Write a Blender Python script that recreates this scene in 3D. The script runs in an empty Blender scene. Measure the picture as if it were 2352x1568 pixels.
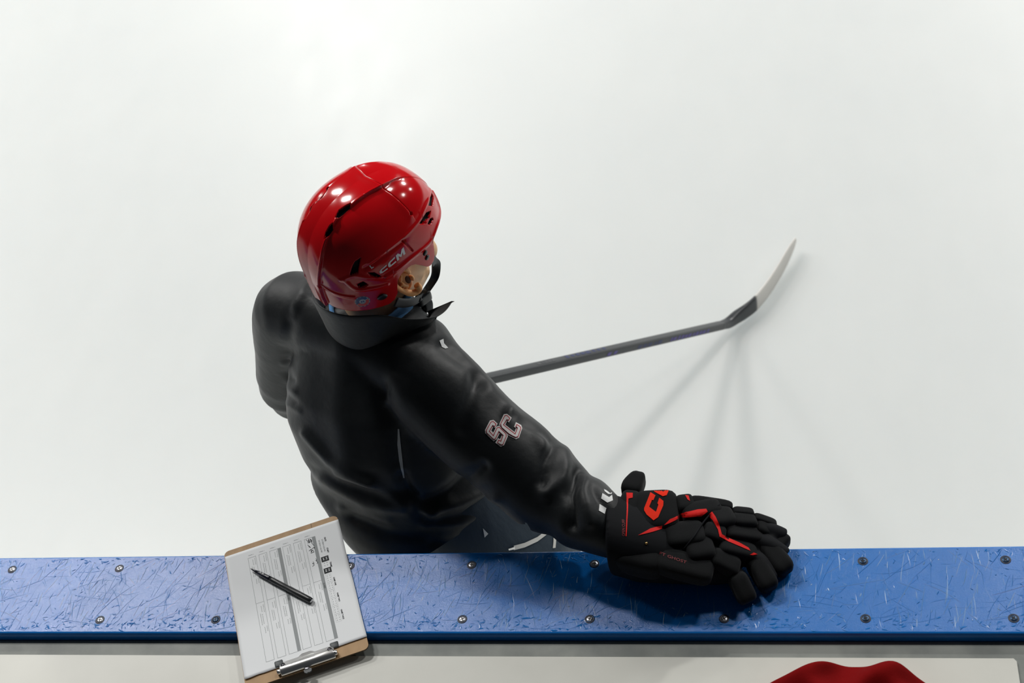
DATA={"helm":{"ridge":[[0.0612,0.0304,0.1017],[0.0243,0.0349,0.1103],[0.0006,0.033,0.1122],[-0.0317,0.0321,0.1099],[-0.0624,0.0301,0.1012],[-0.0855,0.0313,0.0865],[-0.1029,0.0321,0.0673],[-0.1168,0.0316,0.0393],[-0.1248,0.019,-0.0127]],"seam":[[0.0217,-0.0239,0.1134],[0.0243,0.0349,0.1103],[0.0327,0.0634,0.0931],[0.0386,0.0812,0.0706]],"lip":[[-0.0435,0.0972,-0.003],[-0.0195,0.1007,-0.0007],[0.0048,0.1014,0.0034],[0.0305,0.0996,0.0037],[0.0574,0.0933,0.003],[0.0824,0.0816,0.0109],[0.112,0.0527,0.0131],[0.1173,0.0339,0.035]],"chan1":[[-0.0621,0.0882,0.0351],[-0.0276,0.0946,0.0439],[0.0057,0.0952,0.0474],[0.0455,0.0886,0.052],[0.0769,0.0724,0.0574],[0.1129,0.0362,0.0459]],"chan2":[[-0.0707,0.0855,0.0296],[-0.038,0.0942,0.0387],[0.0034,0.0966,0.0424]],"slot":[[0.0034,0.0966,0.0424],[0.0141,0.1007,0.0153]],"low1":[[-0.1024,0.0654,0.0094],[-0.092,0.075,-0.0118],[-0.0705,0.088,-0.0171],[-0.0452,0.0966,-0.0218]],"low2":[[-0.1248,0.019,-0.0127],[-0.1173,0.043,-0.022],[-0.0974,0.0697,-0.0299]],"low3":[[-0.1069,0.0598,0.0117],[-0.0893,0.0759,0.0194],[-0.0726,0.087,0.0087],[-0.0529,0.0947,-0.0012]],"v1":[[-0.0658,0.0255,0.1008],[-0.0552,0.0224,0.1061],[-0.043,0.0256,0.1092],[-0.0349,0.0289,0.1103],[-0.0413,0.0319,0.1081],[-0.0553,0.0309,0.104],[-0.0632,0.0296,0.101]],"v2":[[-0.0961,0.0283,0.0775],[-0.0887,0.026,0.0855],[-0.0798,0.0258,0.0926],[-0.0742,0.028,0.0956],[-0.0818,0.0318,0.0891],[-0.0901,0.0313,0.0824]],"v3":[[0.0458,0.0899,0.0476],[0.0682,0.0809,0.0499],[0.08,0.0767,0.0433],[0.0696,0.0838,0.0394],[0.0547,0.0895,0.0405]],"v4":[[0.0623,0.0883,0.0343],[0.0711,0.084,0.0359],[0.0781,0.0813,0.0318],[0.0777,0.0821,0.0287],[0.0678,0.0873,0.0276]],"v5":[[0.0817,0.0717,0.0524],[0.0945,0.0602,0.0528],[0.1089,0.0453,0.0452],[0.1085,0.0492,0.0402],[0.09,0.0692,0.0437]],"v6":[[-0.0938,0.072,0.0215],[-0.0868,0.0742,0.0369],[-0.0803,0.076,0.0447],[-0.0708,0.08,0.049],[-0.0777,0.0803,0.0365],[-0.083,0.0798,0.0236]],"v7":[[-0.0695,0.0878,0.0186],[-0.0606,0.0917,0.0149],[-0.0526,0.0949,0.0025],[-0.0594,0.0926,0.0037],[-0.067,0.0895,0.0108]],"v8":[[-0.0895,0.077,-0.0006],[-0.0803,0.083,0.0029],[-0.0745,0.0862,-0.006],[-0.081,0.0826,-0.01],[-0.0884,0.0777,-0.008]],"hole":[[0.0391,0.0817,0.0695]],"snap1":[[0.0384,0.0982,-0.0095]],"snap2":[[0.0405,0.0976,-0.0221]],"snap3":[[-0.0578,0.0917,-0.0451]],"sticker":[[-0.0877,0.0765,-0.0422]],"ccm":[[-0.0524,0.0949,0.007],[-0.0001,0.1007,0.0196],[-0.052,0.0946,0.015],[0.0004,0.0988,0.0328]],"lmark":[[-0.0609,0.09,0.0284]],"rim":[[0.0627,0.0914,0.0096],[0.0581,0.0932,0.0012],[0.0566,0.0935,-0.0157],[0.0601,0.0913,-0.0396],[0.0435,0.0958,-0.0447],[0.0341,0.0979,-0.0401],[0.0237,0.1,-0.0268],[0.0093,0.1012,-0.0079],[-0.002,0.1015,-0.0037],[-0.0156,0.101,-0.0021],[-0.0246,0.1003,-0.0075],[-0.0341,0.0988,-0.0169],[-0.0377,0.0976,-0.0335],[-0.0347,0.0966,-0.0546],[-0.0447,0.0937,-0.063],[-0.0549,0.0904,-0.066],[-0.0727,0.0835,-0.0628],[-0.0909,0.0724,-0.0576],[-0.1105,0.0513,-0.0515],[-0.1206,0.0295,-0.047],[-0.125,0.0091,-0.0344],[-0.1253,-0.0139,-0.0204],[-0.1236,-0.0259,-0.0006]],"earc":[[-0.0077,0.1009,-0.0253]]},"pads":[["cuff_pad",[0.1998,-0.0135,1.1664],[0.2325,-0.0167,1.1644],0.1056,0.05],["cuff_pad",[0.2276,-0.0021,1.1727],[0.2988,0.0043,1.168],0.0728,0.036],["thumb_pad",[0.2179,0.0377,1.1742],[0.2303,0.0798,1.1732],0.0338,0.034],["hand_pad",[0.298,0.0125,1.1711],[0.3247,0.0207,1.1654],0.0315,0.03],["hand_pad",[0.309,-0.0045,1.1669],[0.367,0.021,1.1531],0.0314,0.034],["thumb_pad",[0.3199,0.0247,1.1684],[0.3856,0.028,1.1464],0.0166,0.026],["hand_pad",[0.3513,-0.009,1.1568],[0.387,0.0094,1.1405],0.0379,0.036],["hand_pad",[0.2819,-0.0467,1.1617],[0.3416,-0.0315,1.1539],0.0441,0.034],["hand_pad",[0.3136,-0.064,1.1515],[0.356,-0.051,1.1442],0.0489,0.034],["hand_pad",[0.3415,-0.0273,1.1539],[0.3734,-0.0316,1.1399],0.0311,0.036],["finger_pad",[0.3857,-0.0008,1.1442],[0.4223,0.0139,1.1216],0.0249,0.03],["finger_pad",[0.3881,0.0177,1.146],[0.4193,0.0275,1.1273],0.015,0.024],["finger_pad",[0.4222,0.0079,1.1199],[0.453,0.0128,1.0909],0.0275,0.03],["finger_pad",[0.4201,0.0205,1.1268],[0.4544,0.0263,1.0981],0.0151,0.024],["finger_pad",[0.4488,0.0073,1.0914],[0.4749,-0.0097,1.087],0.0309,0.032],["finger_pad",[0.3768,-0.0234,1.1425],[0.432,-0.0062,1.1053],0.0272,0.032],["finger_pad",[0.4335,-0.0078,1.1019],[0.4747,-0.0601,1.086],0.0331,0.034],["finger_pad",[0.3664,-0.0504,1.1418],[0.4212,-0.0396,1.1046],0.0303,0.032],["finger_pad",[0.4202,-0.0468,1.1018],[0.4483,-0.0938,1.086],0.0312,0.034],["finger_pad",[0.3536,-0.0687,1.1408],[0.394,-0.0754,1.1137],0.0325,0.032],["finger_pad",[0.3915,-0.0839,1.1116],[0.4127,-0.1192,1.086],0.0292,0.034],["hand_pad",[0.2693,-0.082,1.1521],[0.3542,-0.0956,1.1311],0.0421,0.034],["cuff_pad",[0.1987,-0.0642,1.1512],[0.2748,-0.0808,1.1421],0.0537,0.05]],"stripes":{"s1":[[0.2433,-0.0736,1.2025],[0.264,-0.0627,1.2042],[0.2841,-0.0579,1.2041],[0.2834,-0.0636,1.2024],[0.2674,-0.0683,1.2023],[0.2481,-0.0727,1.2024]],"s2":[[0.2865,-0.0569,1.2042],[0.2961,-0.0467,1.2065],[0.3087,-0.0392,1.2049],[0.3097,-0.0456,1.2048],[0.2898,-0.056,1.2042]],"s3":[[0.3103,-0.0404,1.2046],[0.3211,-0.0284,1.2021],[0.34,-0.0192,1.1979],[0.3536,-0.0161,1.195],[0.3561,-0.022,1.1945],[0.3468,-0.0348,1.1966],[0.3373,-0.0362,1.1986],[0.3231,-0.0405,1.2018],[0.3113,-0.0462,1.2042]],"s4":[[0.357,-0.0301,1.1943],[0.3633,-0.0209,1.1929],[0.3689,-0.0299,1.1911],[0.3751,-0.0432,1.1843],[0.3783,-0.0557,1.178],[0.3749,-0.0621,1.1786],[0.3727,-0.0509,1.1837],[0.3651,-0.0388,1.192]],"s5":[[0.3749,-0.0613,1.1788],[0.378,-0.0559,1.1782],[0.3903,-0.0577,1.1685],[0.4056,-0.0573,1.1569],[0.4194,-0.0592,1.1458],[0.4221,-0.0629,1.1425],[0.4055,-0.063,1.1551],[0.3887,-0.0633,1.1679]],"s6":[[0.4208,-0.07,1.1413],[0.4271,-0.0636,1.1386],[0.4332,-0.0626,1.1325],[0.4254,-0.0687,1.1382]],"s7":[[0.3184,0.008,1.2025],[0.3241,0.0078,1.2013],[0.3268,-0.0034,1.2008],[0.3227,-0.0009,1.2016]],"c1":[[0.2206,0.0085,1.2114],[0.2314,0.0082,1.2107],[0.2317,-0.0018,1.2107],[0.2247,-0.0041,1.2112],[0.225,-0.0178,1.2112],[0.2252,-0.049,1.2113],[0.2242,-0.0752,1.2035],[0.2226,-0.0753,1.2036],[0.2233,-0.0491,1.2115],[0.2225,-0.0179,1.2114]]},"gC":[[0.2607,0.0106,1.2087],[0.2694,0.0042,1.2082],[0.2663,-0.0065,1.2084],[0.2641,-0.0058,1.2086],[0.2603,-0.021,1.2089],[0.2722,-0.0315,1.2081],[0.2754,-0.0161,1.2079],[0.2736,-0.0128,1.208],[0.276,-0.0009,1.2078],[0.2833,-0.0077,1.2073],[0.2834,-0.0174,1.2073],[0.2765,-0.0427,1.2079],[0.2692,-0.0493,1.2079],[0.2573,-0.0377,1.2091],[0.2525,-0.0289,1.2094],[0.2522,-0.0241,1.2094]],"gC2":[[0.2652,0.024,1.2084],[0.2731,0.0209,1.2079],[0.2719,0.0184,1.208],[0.2825,0.012,1.2073],[0.2842,0.0167,1.2072],[0.291,0.0148,1.2067],[0.2879,0.0048,1.207],[0.2816,0.0025,1.2074],[0.2677,0.0116,1.2083],[0.2629,0.0181,1.2086]],"gtxt":[[0.2215,-0.0751,1.2038],[0.2207,-0.0471,1.2116]],"gtxt2":[[0.2791,-0.1053,1.19],[0.3225,-0.1168,1.1795]],"grivet":[[0.2575,-0.0878,1.1971]],"seam":[[0.3131,-0.0771,1.169],[0.3274,-0.0536,1.1724],[0.3417,-0.0315,1.1753],[0.3543,-0.0103,1.1745],[0.3691,0.0173,1.1697]],"S_out":[[0.0028,0.06,1.3421],[0.0091,0.06,1.3429],[0.0147,0.06,1.334],[0.0089,0.06,1.3242],[0.006,0.06,1.3267],[0.0012,0.06,1.3186],[0.0036,0.06,1.3136],[0.0113,0.06,1.3272],[0.0168,0.06,1.3287],[0.0278,0.06,1.3112],[0.0271,0.06,1.3035],[0.0172,0.06,1.2841],[0.0112,0.06,1.2805],[0.0087,0.06,1.2823],[0.0033,0.06,1.2904],[0.0097,0.06,1.3007],[0.0126,0.06,1.2981],[0.0173,0.06,1.3071],[0.0139,0.06,1.3104],[0.0068,0.06,1.298],[0.0008,0.06,1.2937],[-0.0008,0.06,1.2955],[-0.0102,0.06,1.3128],[-0.0094,0.06,1.3205]],"C_out":[[0.0291,0.06,1.3549],[0.0349,0.06,1.3557],[0.0414,0.06,1.3462],[0.0348,0.06,1.3355],[0.032,0.06,1.3384],[0.0275,0.06,1.3306],[0.0404,0.06,1.3127],[0.0443,0.06,1.3216],[0.0415,0.06,1.3245],[0.0467,0.06,1.3353],[0.0547,0.06,1.3274],[0.0551,0.06,1.3204],[0.0456,0.06,1.2992],[0.0398,0.06,1.2963],[0.027,0.06,1.307],[0.0278,0.06,1.3112],[0.02,0.06,1.3254],[0.0172,0.06,1.3297],[0.0183,0.06,1.3345]],"S_red":[[0.0036,0.06,1.339],[0.0081,0.06,1.3405],[0.0127,0.06,1.3334],[0.0084,0.06,1.3266],[0.0055,0.06,1.3292],[-0.0019,0.06,1.3173],[0.0027,0.06,1.308],[0.0119,0.06,1.3251],[0.0164,0.06,1.3263],[0.0253,0.06,1.3106],[0.0251,0.06,1.3043],[0.0159,0.06,1.2849],[0.0119,0.06,1.284],[0.006,0.06,1.2899],[0.01,0.06,1.2972],[0.0131,0.06,1.2942],[0.0188,0.06,1.3063],[0.0137,0.06,1.3146],[0.0049,0.06,1.2981],[0.001,0.06,1.2975],[-0.0084,0.06,1.3134],[-0.0079,0.06,1.3197]],"C_red":[[0.0301,0.06,1.3525],[0.0344,0.06,1.353],[0.0389,0.06,1.3453],[0.0343,0.06,1.3393],[0.0323,0.06,1.3415],[0.0252,0.06,1.3308],[0.0405,0.06,1.3096],[0.0464,0.06,1.3215],[0.0444,0.06,1.3251],[0.0474,0.06,1.3311],[0.0525,0.06,1.3254],[0.0535,0.06,1.3205],[0.0448,0.06,1.3013],[0.0399,0.06,1.2994],[0.03,0.06,1.3079],[0.0197,0.06,1.3241],[0.0191,0.06,1.331],[0.0196,0.06,1.3338]],"S_in":[[0.0041,0.06,1.3374],[0.0075,0.06,1.3385],[0.011,0.06,1.3331],[0.0084,0.06,1.329],[0.0055,0.06,1.3315],[-0.0035,0.06,1.3171],[0.0025,0.06,1.305],[0.0124,0.06,1.3235],[0.0157,0.06,1.3244],[0.024,0.06,1.3097],[0.0239,0.06,1.3045],[0.0153,0.06,1.2865],[0.0125,0.06,1.2859],[0.0078,0.06,1.2906],[0.0101,0.06,1.2947],[0.0132,0.06,1.2916],[0.0204,0.06,1.3068],[0.0138,0.06,1.3174],[0.0044,0.06,1.2998],[0.0018,0.06,1.2994],[-0.0071,0.06,1.3143],[-0.0067,0.06,1.3193]],"C_in":[[0.0306,0.06,1.3508],[0.0337,0.06,1.3512],[0.0371,0.06,1.3452],[0.0344,0.06,1.3416],[0.0324,0.06,1.3438],[0.0234,0.06,1.3304],[0.0405,0.06,1.3068],[0.0479,0.06,1.3219],[0.046,0.06,1.3254],[0.0475,0.06,1.3285],[0.0514,0.06,1.3242],[0.0521,0.06,1.3204],[0.0441,0.06,1.3029],[0.0404,0.06,1.3014],[0.031,0.06,1.3094],[0.0209,0.06,1.3251],[0.0204,0.06,1.3313],[0.0207,0.06,1.3333]],"cuffprint":[[[0.1894,-0.06,1.2598],[0.1989,-0.06,1.25],[0.1937,-0.06,1.2377],[0.185,-0.06,1.2466]],[[0.199,-0.06,1.2832],[0.2085,-0.06,1.2735],[0.2149,-0.06,1.2771],[0.2135,-0.06,1.2658],[0.2029,-0.06,1.2623],[0.1943,-0.06,1.272]],[[0.2042,-0.06,1.2961],[0.2075,-0.06,1.2987],[0.21,-0.06,1.2903],[0.2161,-0.06,1.2817],[0.2146,-0.06,1.2789],[0.2087,-0.06,1.2801],[0.2036,-0.06,1.2868]]],"piping":[[-0.1826,0.12,1.2663],[-0.1897,0.12,1.2261],[-0.1947,0.12,1.1848],[-0.1987,0.12,1.1401]],"chestmark":[[-0.1084,0.25,1.3508],[-0.1012,0.25,1.3547],[-0.1019,0.25,1.3439],[-0.0964,0.25,1.3326],[-0.1016,0.25,1.3308],[-0.1069,0.25,1.3354]],"zip":[[-0.0291,0.1,0.9545],[-0.0078,0.1,0.958],[0.0187,0.1,0.9681],[0.0434,0.1,0.9846]],"pstripe":[[0.0542,0.1,0.9752],[0.0501,0.1,0.9542],[0.046,0.1,0.9383]],"ptri":[[-0.0759,0.1,1.0148],[-0.069,0.1,0.999],[-0.0774,0.1,0.99]],"folds":[[[[-0.5627,0.9581],[-0.5139,0.908],[-0.4371,0.8744]],5,10],[[[-0.561,0.8899],[-0.4869,0.8647],[-0.3585,0.8493]],-4,12],[[[-0.539,0.8726],[-0.4498,0.8294],[-0.3278,0.8229]],5,12],[[[-0.3801,0.8842],[-0.3597,0.8313],[-0.3487,0.8133]],-7,10],[[[-0.36,0.8267],[-0.2938,0.8594],[-0.2371,0.9122]],-6,12],[[[-0.3484,0.8178],[-0.2788,0.833],[-0.2145,0.8565]],5,10],[[[-0.3597,0.8313],[-0.4299,0.8657],[-0.5005,0.8865]],5,10],[[[-0.3416,0.7949],[-0.2801,0.7964],[-0.223,0.8161]],4,10],[[[-0.3314,0.7574],[-0.2896,0.7633],[-0.2478,0.7879]],-4,10],[[[-0.4777,0.8011],[-0.4136,0.7744],[-0.3306,0.7717]],-4,14],[[[-0.5006,0.8191],[-0.4111,0.8026]],4,12],[[[-0.245,1.063],[-0.261,1.0172],[-0.2736,0.9776]],-5,14],[[[-0.2758,1.114],[-0.241,1.0778],[-0.2269,1.0556]],4,10],[[[-0.3042,1.1212],[-0.2552,1.0851],[-0.2415,1.0555]],-4,10],[[[-0.2198,1.0405],[-0.1906,1.01],[-0.1832,0.9944]],5,12],[[[-0.1832,0.9944],[-0.1532,0.9789],[-0.1231,0.9633],[-0.1004,0.9555]],-5,7],[[[-0.1906,1.0022],[-0.1457,0.975],[-0.1302,0.947]],4,10],[[[-0.1154,0.9553],[-0.1296,0.9222],[-0.1366,0.8884]],-5,9],[[[-0.0923,0.9393],[-0.0984,0.8975],[-0.1284,0.8713]],5,12],[[[-0.0772,0.9021],[-0.0897,0.872],[-0.0877,0.8191]],-9,9],[[[-0.06,0.8939],[-0.0666,0.8724],[-0.0567,0.8287]],5,10],[[[-0.0555,0.8812],[-0.0305,0.847],[-0.0166,0.8117]],-4,8],[[[-0.5499,1.225],[-0.5185,1.1981],[-0.4909,1.1911]],-4,8],[[[-0.5809,1.1709],[-0.5985,1.1138],[-0.5978,1.0537]],-4,14],[[[-0.557,1.2251],[-0.5809,1.1709]],3,10],[[[-0.619,1.0841],[-0.5899,1.0766]],2,6],[[[-0.621,1.0651],[-0.5862,1.0538]],-2,6],[[[-0.6208,1.0497],[-0.5818,1.0344]],2,6],[[[-0.619,1.0342],[-0.5812,1.0147]],-2,6],[[[-0.6148,1.0145],[-0.5721,0.9988]],2,6],[[[-0.4105,1.1425],[-0.3257,1.1212],[-0.2695,1.0924]],-3,14],[[[-0.4057,1.0394],[-0.3961,0.9763],[-0.386,0.9099]],-4,16],[[[-0.4887,1.0992],[-0.4941,0.9995],[-0.4817,0.9085]],3,25]],"ax":[[0.9779,0.1164,-0.174],[0.0418,0.706,0.707],[0.2051,-0.6986,0.6855]]}
import bpy, bmesh, math, random
import numpy as np
from mathutils import Vector, Matrix
from mathutils.bvhtree import BVHTree
from mathutils.geometry import tessellate_polygon

random.seed(7); np.random.seed(7)
scene = bpy.context.scene
COL = scene.collection
V = Vector

# ---------------------------------------------------------------- camera, world, lamps, exposure
cam_data = bpy.data.cameras.new('camera')
cam = bpy.data.objects.new('camera', cam_data); COL.objects.link(cam)
CR, CU_, CB = (V(DATA['ax'][0]), V(DATA['ax'][1]), V(DATA['ax'][2]))
CR = CR.normalized(); CB = (CB - CB.dot(CR) * CR).normalized(); CU_ = CB.cross(CR)
CAMPOS = V((0.5281, -1.4860, 3.0445))
cam.matrix_world = Matrix(((CR.x, CU_.x, CB.x, CAMPOS.x), (CR.y, CU_.y, CB.y, CAMPOS.y), (CR.z, CU_.z, CB.z, CAMPOS.z), (0, 0, 0, 1)))
cam_data.sensor_width = 36.0
cam_data.lens = 3266.0 / 2352.0 * 36.0
cam_data.dof.use_dof = True
cam_data.dof.focus_distance = 2.5
cam_data.dof.aperture_fstop = 5.6
scene.camera = cam

scene.view_settings.view_transform = 'Standard'
scene.view_settings.look = 'None'
scene.view_settings.gamma = 1.0
scene.view_settings.use_curve_mapping = False
scene.view_settings.exposure = 0.0
scene.cycles.use_denoising = True
scene.cycles.max_bounces = 8

world = bpy.data.worlds.new('rink_hall'); scene.world = world; world.use_nodes = True
bg = world.node_tree.nodes['Background']
bg.inputs['Color'].default_value = (0.80, 0.90, 1.0, 1); bg.inputs['Strength'].default_value = 0.03

# hanging rink lamps, then one added fill lamp: (x, y, height, length, depth, radiance)
LAMPS = [(-3.4, 4.1, 8.4, 1.1, .7, 110), (-6.0, 5.0, 8.0, 1.1, .7, 130), (3.3, 4.4, 8.3, 1.1, .7, 75), (-5.56, 14.8, 8.0, 1.2, 0.7, 135), (6.0, 15.0, 8.0, 1.2, .7, 170),
         (-11.0, 5.5, 8.0, 1.2, .7, 120), (9.0, 5.0, 8.0, 1.2, .7, 70), (-15.5, 15.0, 8.0, 1.2, .7, 170), (13.0, 13.0, 8.0, 1.2, .7, 170),
         (-5.0, 23.0, 8.0, 1.2, .7, 170), (5.5, 23.0, 8.0, 1.2, .7, 170), (6.8, 11.0, 8.0, 1.2, .7, 380)]  # last entry: unseen fill lamp, added to brighten the ice on the right
for lx_, ly_, lz_, lw_, ld_, rad_ in LAMPS:
    ld = bpy.data.lights.new('rink_or_fill_lamp', 'AREA'); ld.shape = 'RECTANGLE'; ld.size = lw_; ld.size_y = ld_
    ld.energy = 1.13 * rad_ * lw_ * ld_ * math.pi; ld.color = (1, .985, .955)
    lo_ = bpy.data.objects.new('rink_or_fill_lamp', ld); COL.objects.link(lo_); lo_.location = (lx_, ly_, lz_)

# ---------------------------------------------------------------- helpers
def new_mat(name, color, rough=.5, metal=0.0, spec=.5, **kw):
    m = bpy.data.materials.new(name); m.use_nodes = True
    b = m.node_tree.nodes['Principled BSDF']
    b.inputs['Base Color'].default_value = (*color, 1)
    b.inputs['Roughness'].default_value = rough
    b.inputs['Metallic'].default_value = metal
    b.inputs['Specular IOR Level'].default_value = spec
    for k, v_ in kw.items():
        b.inputs[k.replace('_', ' ')].default_value = v_
    return m

def nodes(m):
    return m.node_tree.nodes, m.node_tree.links, m.node_tree.nodes['Principled BSDF']

def add_noise_bump(m, scale, strength, dist=.001, detail=4, coord='Object', stretch=None):
    N, L, b = nodes(m)
    tc = N.new('ShaderNodeTexCoord'); nz = N.new('ShaderNodeTexNoise'); bp = N.new('ShaderNodeBump')
    nz.inputs['Scale'].default_value = scale; nz.inputs['Detail'].default_value = detail
    bp.inputs['Strength'].default_value = strength; bp.inputs['Distance'].default_value = dist
    if stretch:
        mp = N.new('ShaderNodeMapping'); mp.inputs['Scale'].default_value = stretch
        L.new(tc.outputs[coord], mp.inputs['Vector']); L.new(mp.outputs['Vector'], nz.inputs['Vector'])
    else:
        L.new(tc.outputs[coord], nz.inputs['Vector'])
    L.new(nz.outputs['Fac'], bp.inputs['Height'])
    if b.inputs['Normal'].is_linked:
        bp2 = b.inputs['Normal'].links[0].from_node; L.new(bp2.outputs['Normal'], bp.inputs['Normal'])
    L.new(bp.outputs['Normal'], b.inputs['Normal'])
    return nz

def noise_color(m, c0, c1, scale, lo=.35, hi=.65, detail=5, stretch=None):
    N, L, b = nodes(m)
    tc = N.new('ShaderNodeTexCoord'); nz = N.new('ShaderNodeTexNoise'); r = N.new('ShaderNodeValToRGB')
    nz.inputs['Scale'].default_value = scale; nz.inputs['Detail'].default_value = detail
    r.color_ramp.elements[0].position = lo; r.color_ramp.elements[0].color = (*c0, 1)
    r.color_ramp.elements[1].position = hi; r.color_ramp.elements[1].color = (*c1, 1)
    if stretch:
        mp = N.new('ShaderNodeMapping'); mp.inputs['Scale'].default_value = stretch
        L.new(tc.outputs['Object'], mp.inputs['Vector']); L.new(mp.outputs['Vector'], nz.inputs['Vector'])
    else:
        L.new(tc.outputs['Object'], nz.inputs['Vector'])
    L.new(nz.outputs['Fac'], r.inputs['Fac']); L.new(r.outputs['Color'], b.inputs['Base Color'])

def obj(name, verts, faces, mat=None, parent=None, smooth=True):
    me = bpy.data.meshes.new(name)
    me.from_pydata([tuple(v_) for v_ in verts], [], faces)
    me.update()
    if mat: me.materials.append(mat)
    if smooth: me.shade_smooth()
    o = bpy.data.objects.new(name, me); COL.objects.link(o)
    if parent is not None: o.parent = parent
    return o

def bm_obj(name, bm, mat=None, parent=None, smooth=True):
    me = bpy.data.meshes.new(name); bm.normal_update(); bm.to_mesh(me); bm.free()
    if mat: me.materials.append(mat)
    if smooth: me.shade_smooth()
    o = bpy.data.objects.new(name, me); COL.objects.link(o)
    if parent is not None: o.parent = parent
    return o

def tag(o, label=None, cat=None, group=None, kind=None):
    if label: o['label'] = label
    if cat: o['category'] = cat
    if group: o['group'] = group
    if kind: o['kind'] = kind
    return o

def empty(name, loc, label, cat, group=None):
    o = bpy.data.objects.new(name, None); COL.objects.link(o); o.location = loc
    o.empty_display_size = .05
    return tag(o, label, cat, group)

def box(bm, lo, hi, bevel=0.0, seg=2):
    lo = V(lo); hi = V(hi)
    r = bmesh.ops.create_cube(bm, size=1.0)
    vs = r['verts']
    for v_ in vs:
        v_.co = V(((lo.x + hi.x) / 2 + v_.co.x * (hi.x - lo.x), (lo.y + hi.y) / 2 + v_.co.y * (hi.y - lo.y), (lo.z + hi.z) / 2 + v_.co.z * (hi.z - lo.z)))
    if bevel:
        es = list({e for v_ in vs for e in v_.link_edges})
        bmesh.ops.bevel(bm, geom=es, offset=bevel, segments=seg, affect='EDGES', profile=.5)

def box_obj(name, lo, hi, mat, parent=None, bevel=0.0, seg=2):
    bm = bmesh.new(); box(bm, lo, hi, bevel, seg)
    return bm_obj(name, bm, mat, parent, smooth=False)

def loft(stations, n=40, cap=True):
    """stations: (center, axisX, axisY, hx, hy, exponent) -> verts, faces (closed)"""
    vs = []; fs = []
    for c, ax, ay, hx, hy, p in stations:
        c = V(c); ax = V(ax); ay = V(ay)
        for i in range(n):
            a = 2 * math.pi * i / n; ca, sa = math.cos(a), math.sin(a)
            k = (abs(ca) ** p + abs(sa) ** p) ** (-1 / p)
            vs.append(c + ax * (hx * ca * k) + ay * (hy * sa * k))
    m = len(stations)
    for j in range(m - 1):
        for i in range(n):
            i2 = (i + 1) % n
            fs.append((j * n + i, j * n + i2, (j + 1) * n + i2, (j + 1) * n + i))
    if cap:
        a = len(vs); vs.append(V(stations[0][0])); b = len(vs); vs.append(V(stations[-1][0]))
        for i in range(n):
            i2 = (i + 1) % n
            fs.append((a, i2, i)); fs.append((b, (m - 1) * n + i, (m - 1) * n + i2))
    return vs, fs

def frame_path(pts, ref):
    pts = [V(p) for p in pts]; out = []
    for i, p in enumerate(pts):
        t = (pts[min(i + 1, len(pts) - 1)] - pts[max(i - 1, 0)]).normalized()
        r = V(ref[i]) if isinstance(ref, list) else V(ref)
        x = (r - r.dot(t) * t).normalized(); y = t.cross(x)
        out.append((p, t, x, y))
    return out

def catmull(pts, per=6):
    P = [np.array(p, float) for p in pts]; o = []
    for i in range(len(P) - 1):
        p0, p1, p2, p3 = P[max(i - 1, 0)], P[i], P[i + 1], P[min(i + 2, len(P) - 1)]
        for k in range(per):
            t = k / per
            o.append(.5 * ((2 * p1) + (-p0 + p2) * t + (2 * p0 - 5 * p1 + 4 * p2 - p3) * t * t + (-p0 + 3 * p1 - 3 * p2 + p3) * t ** 3))
    o.append(P[-1]); return o

def tube(pts, rad, ref=(0, 0, 1), n=20, p=2.0, per=1):
    """pts + radii (number or (rx, ry)); rx is along ref"""
    rr = [(r, r) if not hasattr(r, '__len__') else r for r in rad]
    if per > 1:
        q = catmull([list(a) + list(b) for a, b in zip(pts, rr)], per); pts = [x[:3] for x in q]; rr = [x[3:5] for x in q]
    return loft([(c, x, y, r[0], r[1], p) for (c, t, x, y), r in zip(frame_path(pts, ref), rr)], n)

def ellipsoid(c, r, axes=((1, 0, 0), (0, 1, 0), (0, 0, 1)), n=24, m=14, p=2.0):
    c = V(c); A = [V(a) for a in axes]; vs = []; fs = []
    for j in range(1, m):
        th = math.pi * j / m
        for i in range(n):
            ph = 2 * math.pi * i / n
            d = (math.sin(th) * math.cos(ph), math.sin(th) * math.sin(ph), math.cos(th))
            k = sum(abs(x) ** p for x in d) ** (-1 / p)
            vs.append(c + sum((A[q] * (d[q] * k * r[q]) for q in range(3)), V((0, 0, 0))))
    for j in range(m - 2):
        for i in range(n):
            i2 = (i + 1) % n
            fs.append((j * n + i, (j + 1) * n + i, (j + 1) * n + i2, j * n + i2))
    a = len(vs); vs.append(c + A[2] * r[2]); b = len(vs); vs.append(c - A[2] * r[2])
    for i in range(n):
        i2 = (i + 1) % n
        fs.append((a, i, i2)); fs.append((b, (m - 2) * n + i2, (m - 2) * n + i))
    return vs, fs

def merge(shapes):
    vs = []; fs = []
    for s, f in shapes:
        o = len(vs); vs += list(s); fs += [tuple(i + o for i in q) for q in f]
    return vs, fs

def union(shapes, voxel, smooth=6, fac=.5):
    """one continuous skin around overlapping closed shapes"""
    vs, fs = merge(shapes)
    o = obj('tmp_union', vs, fs)
    md = o.modifiers.new('r', 'REMESH'); md.mode = 'VOXEL'; md.voxel_size = voxel
    if smooth:
        s = o.modifiers.new('s', 'SMOOTH'); s.iterations = smooth; s.factor = fac
    dg = bpy.context.evaluated_depsgraph_get(); ev = o.evaluated_get(dg)
    me = bpy.data.meshes.new_from_object(ev)
    n = len(me.vertices); co = np.empty(n * 3); me.vertices.foreach_get('co', co)
    polys = [tuple(p.vertices) for p in me.polygons]
    om = o.data
    bpy.data.objects.remove(o); bpy.data.meshes.remove(om); bpy.data.meshes.remove(me)
    return co.reshape(-1, 3), polys

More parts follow.
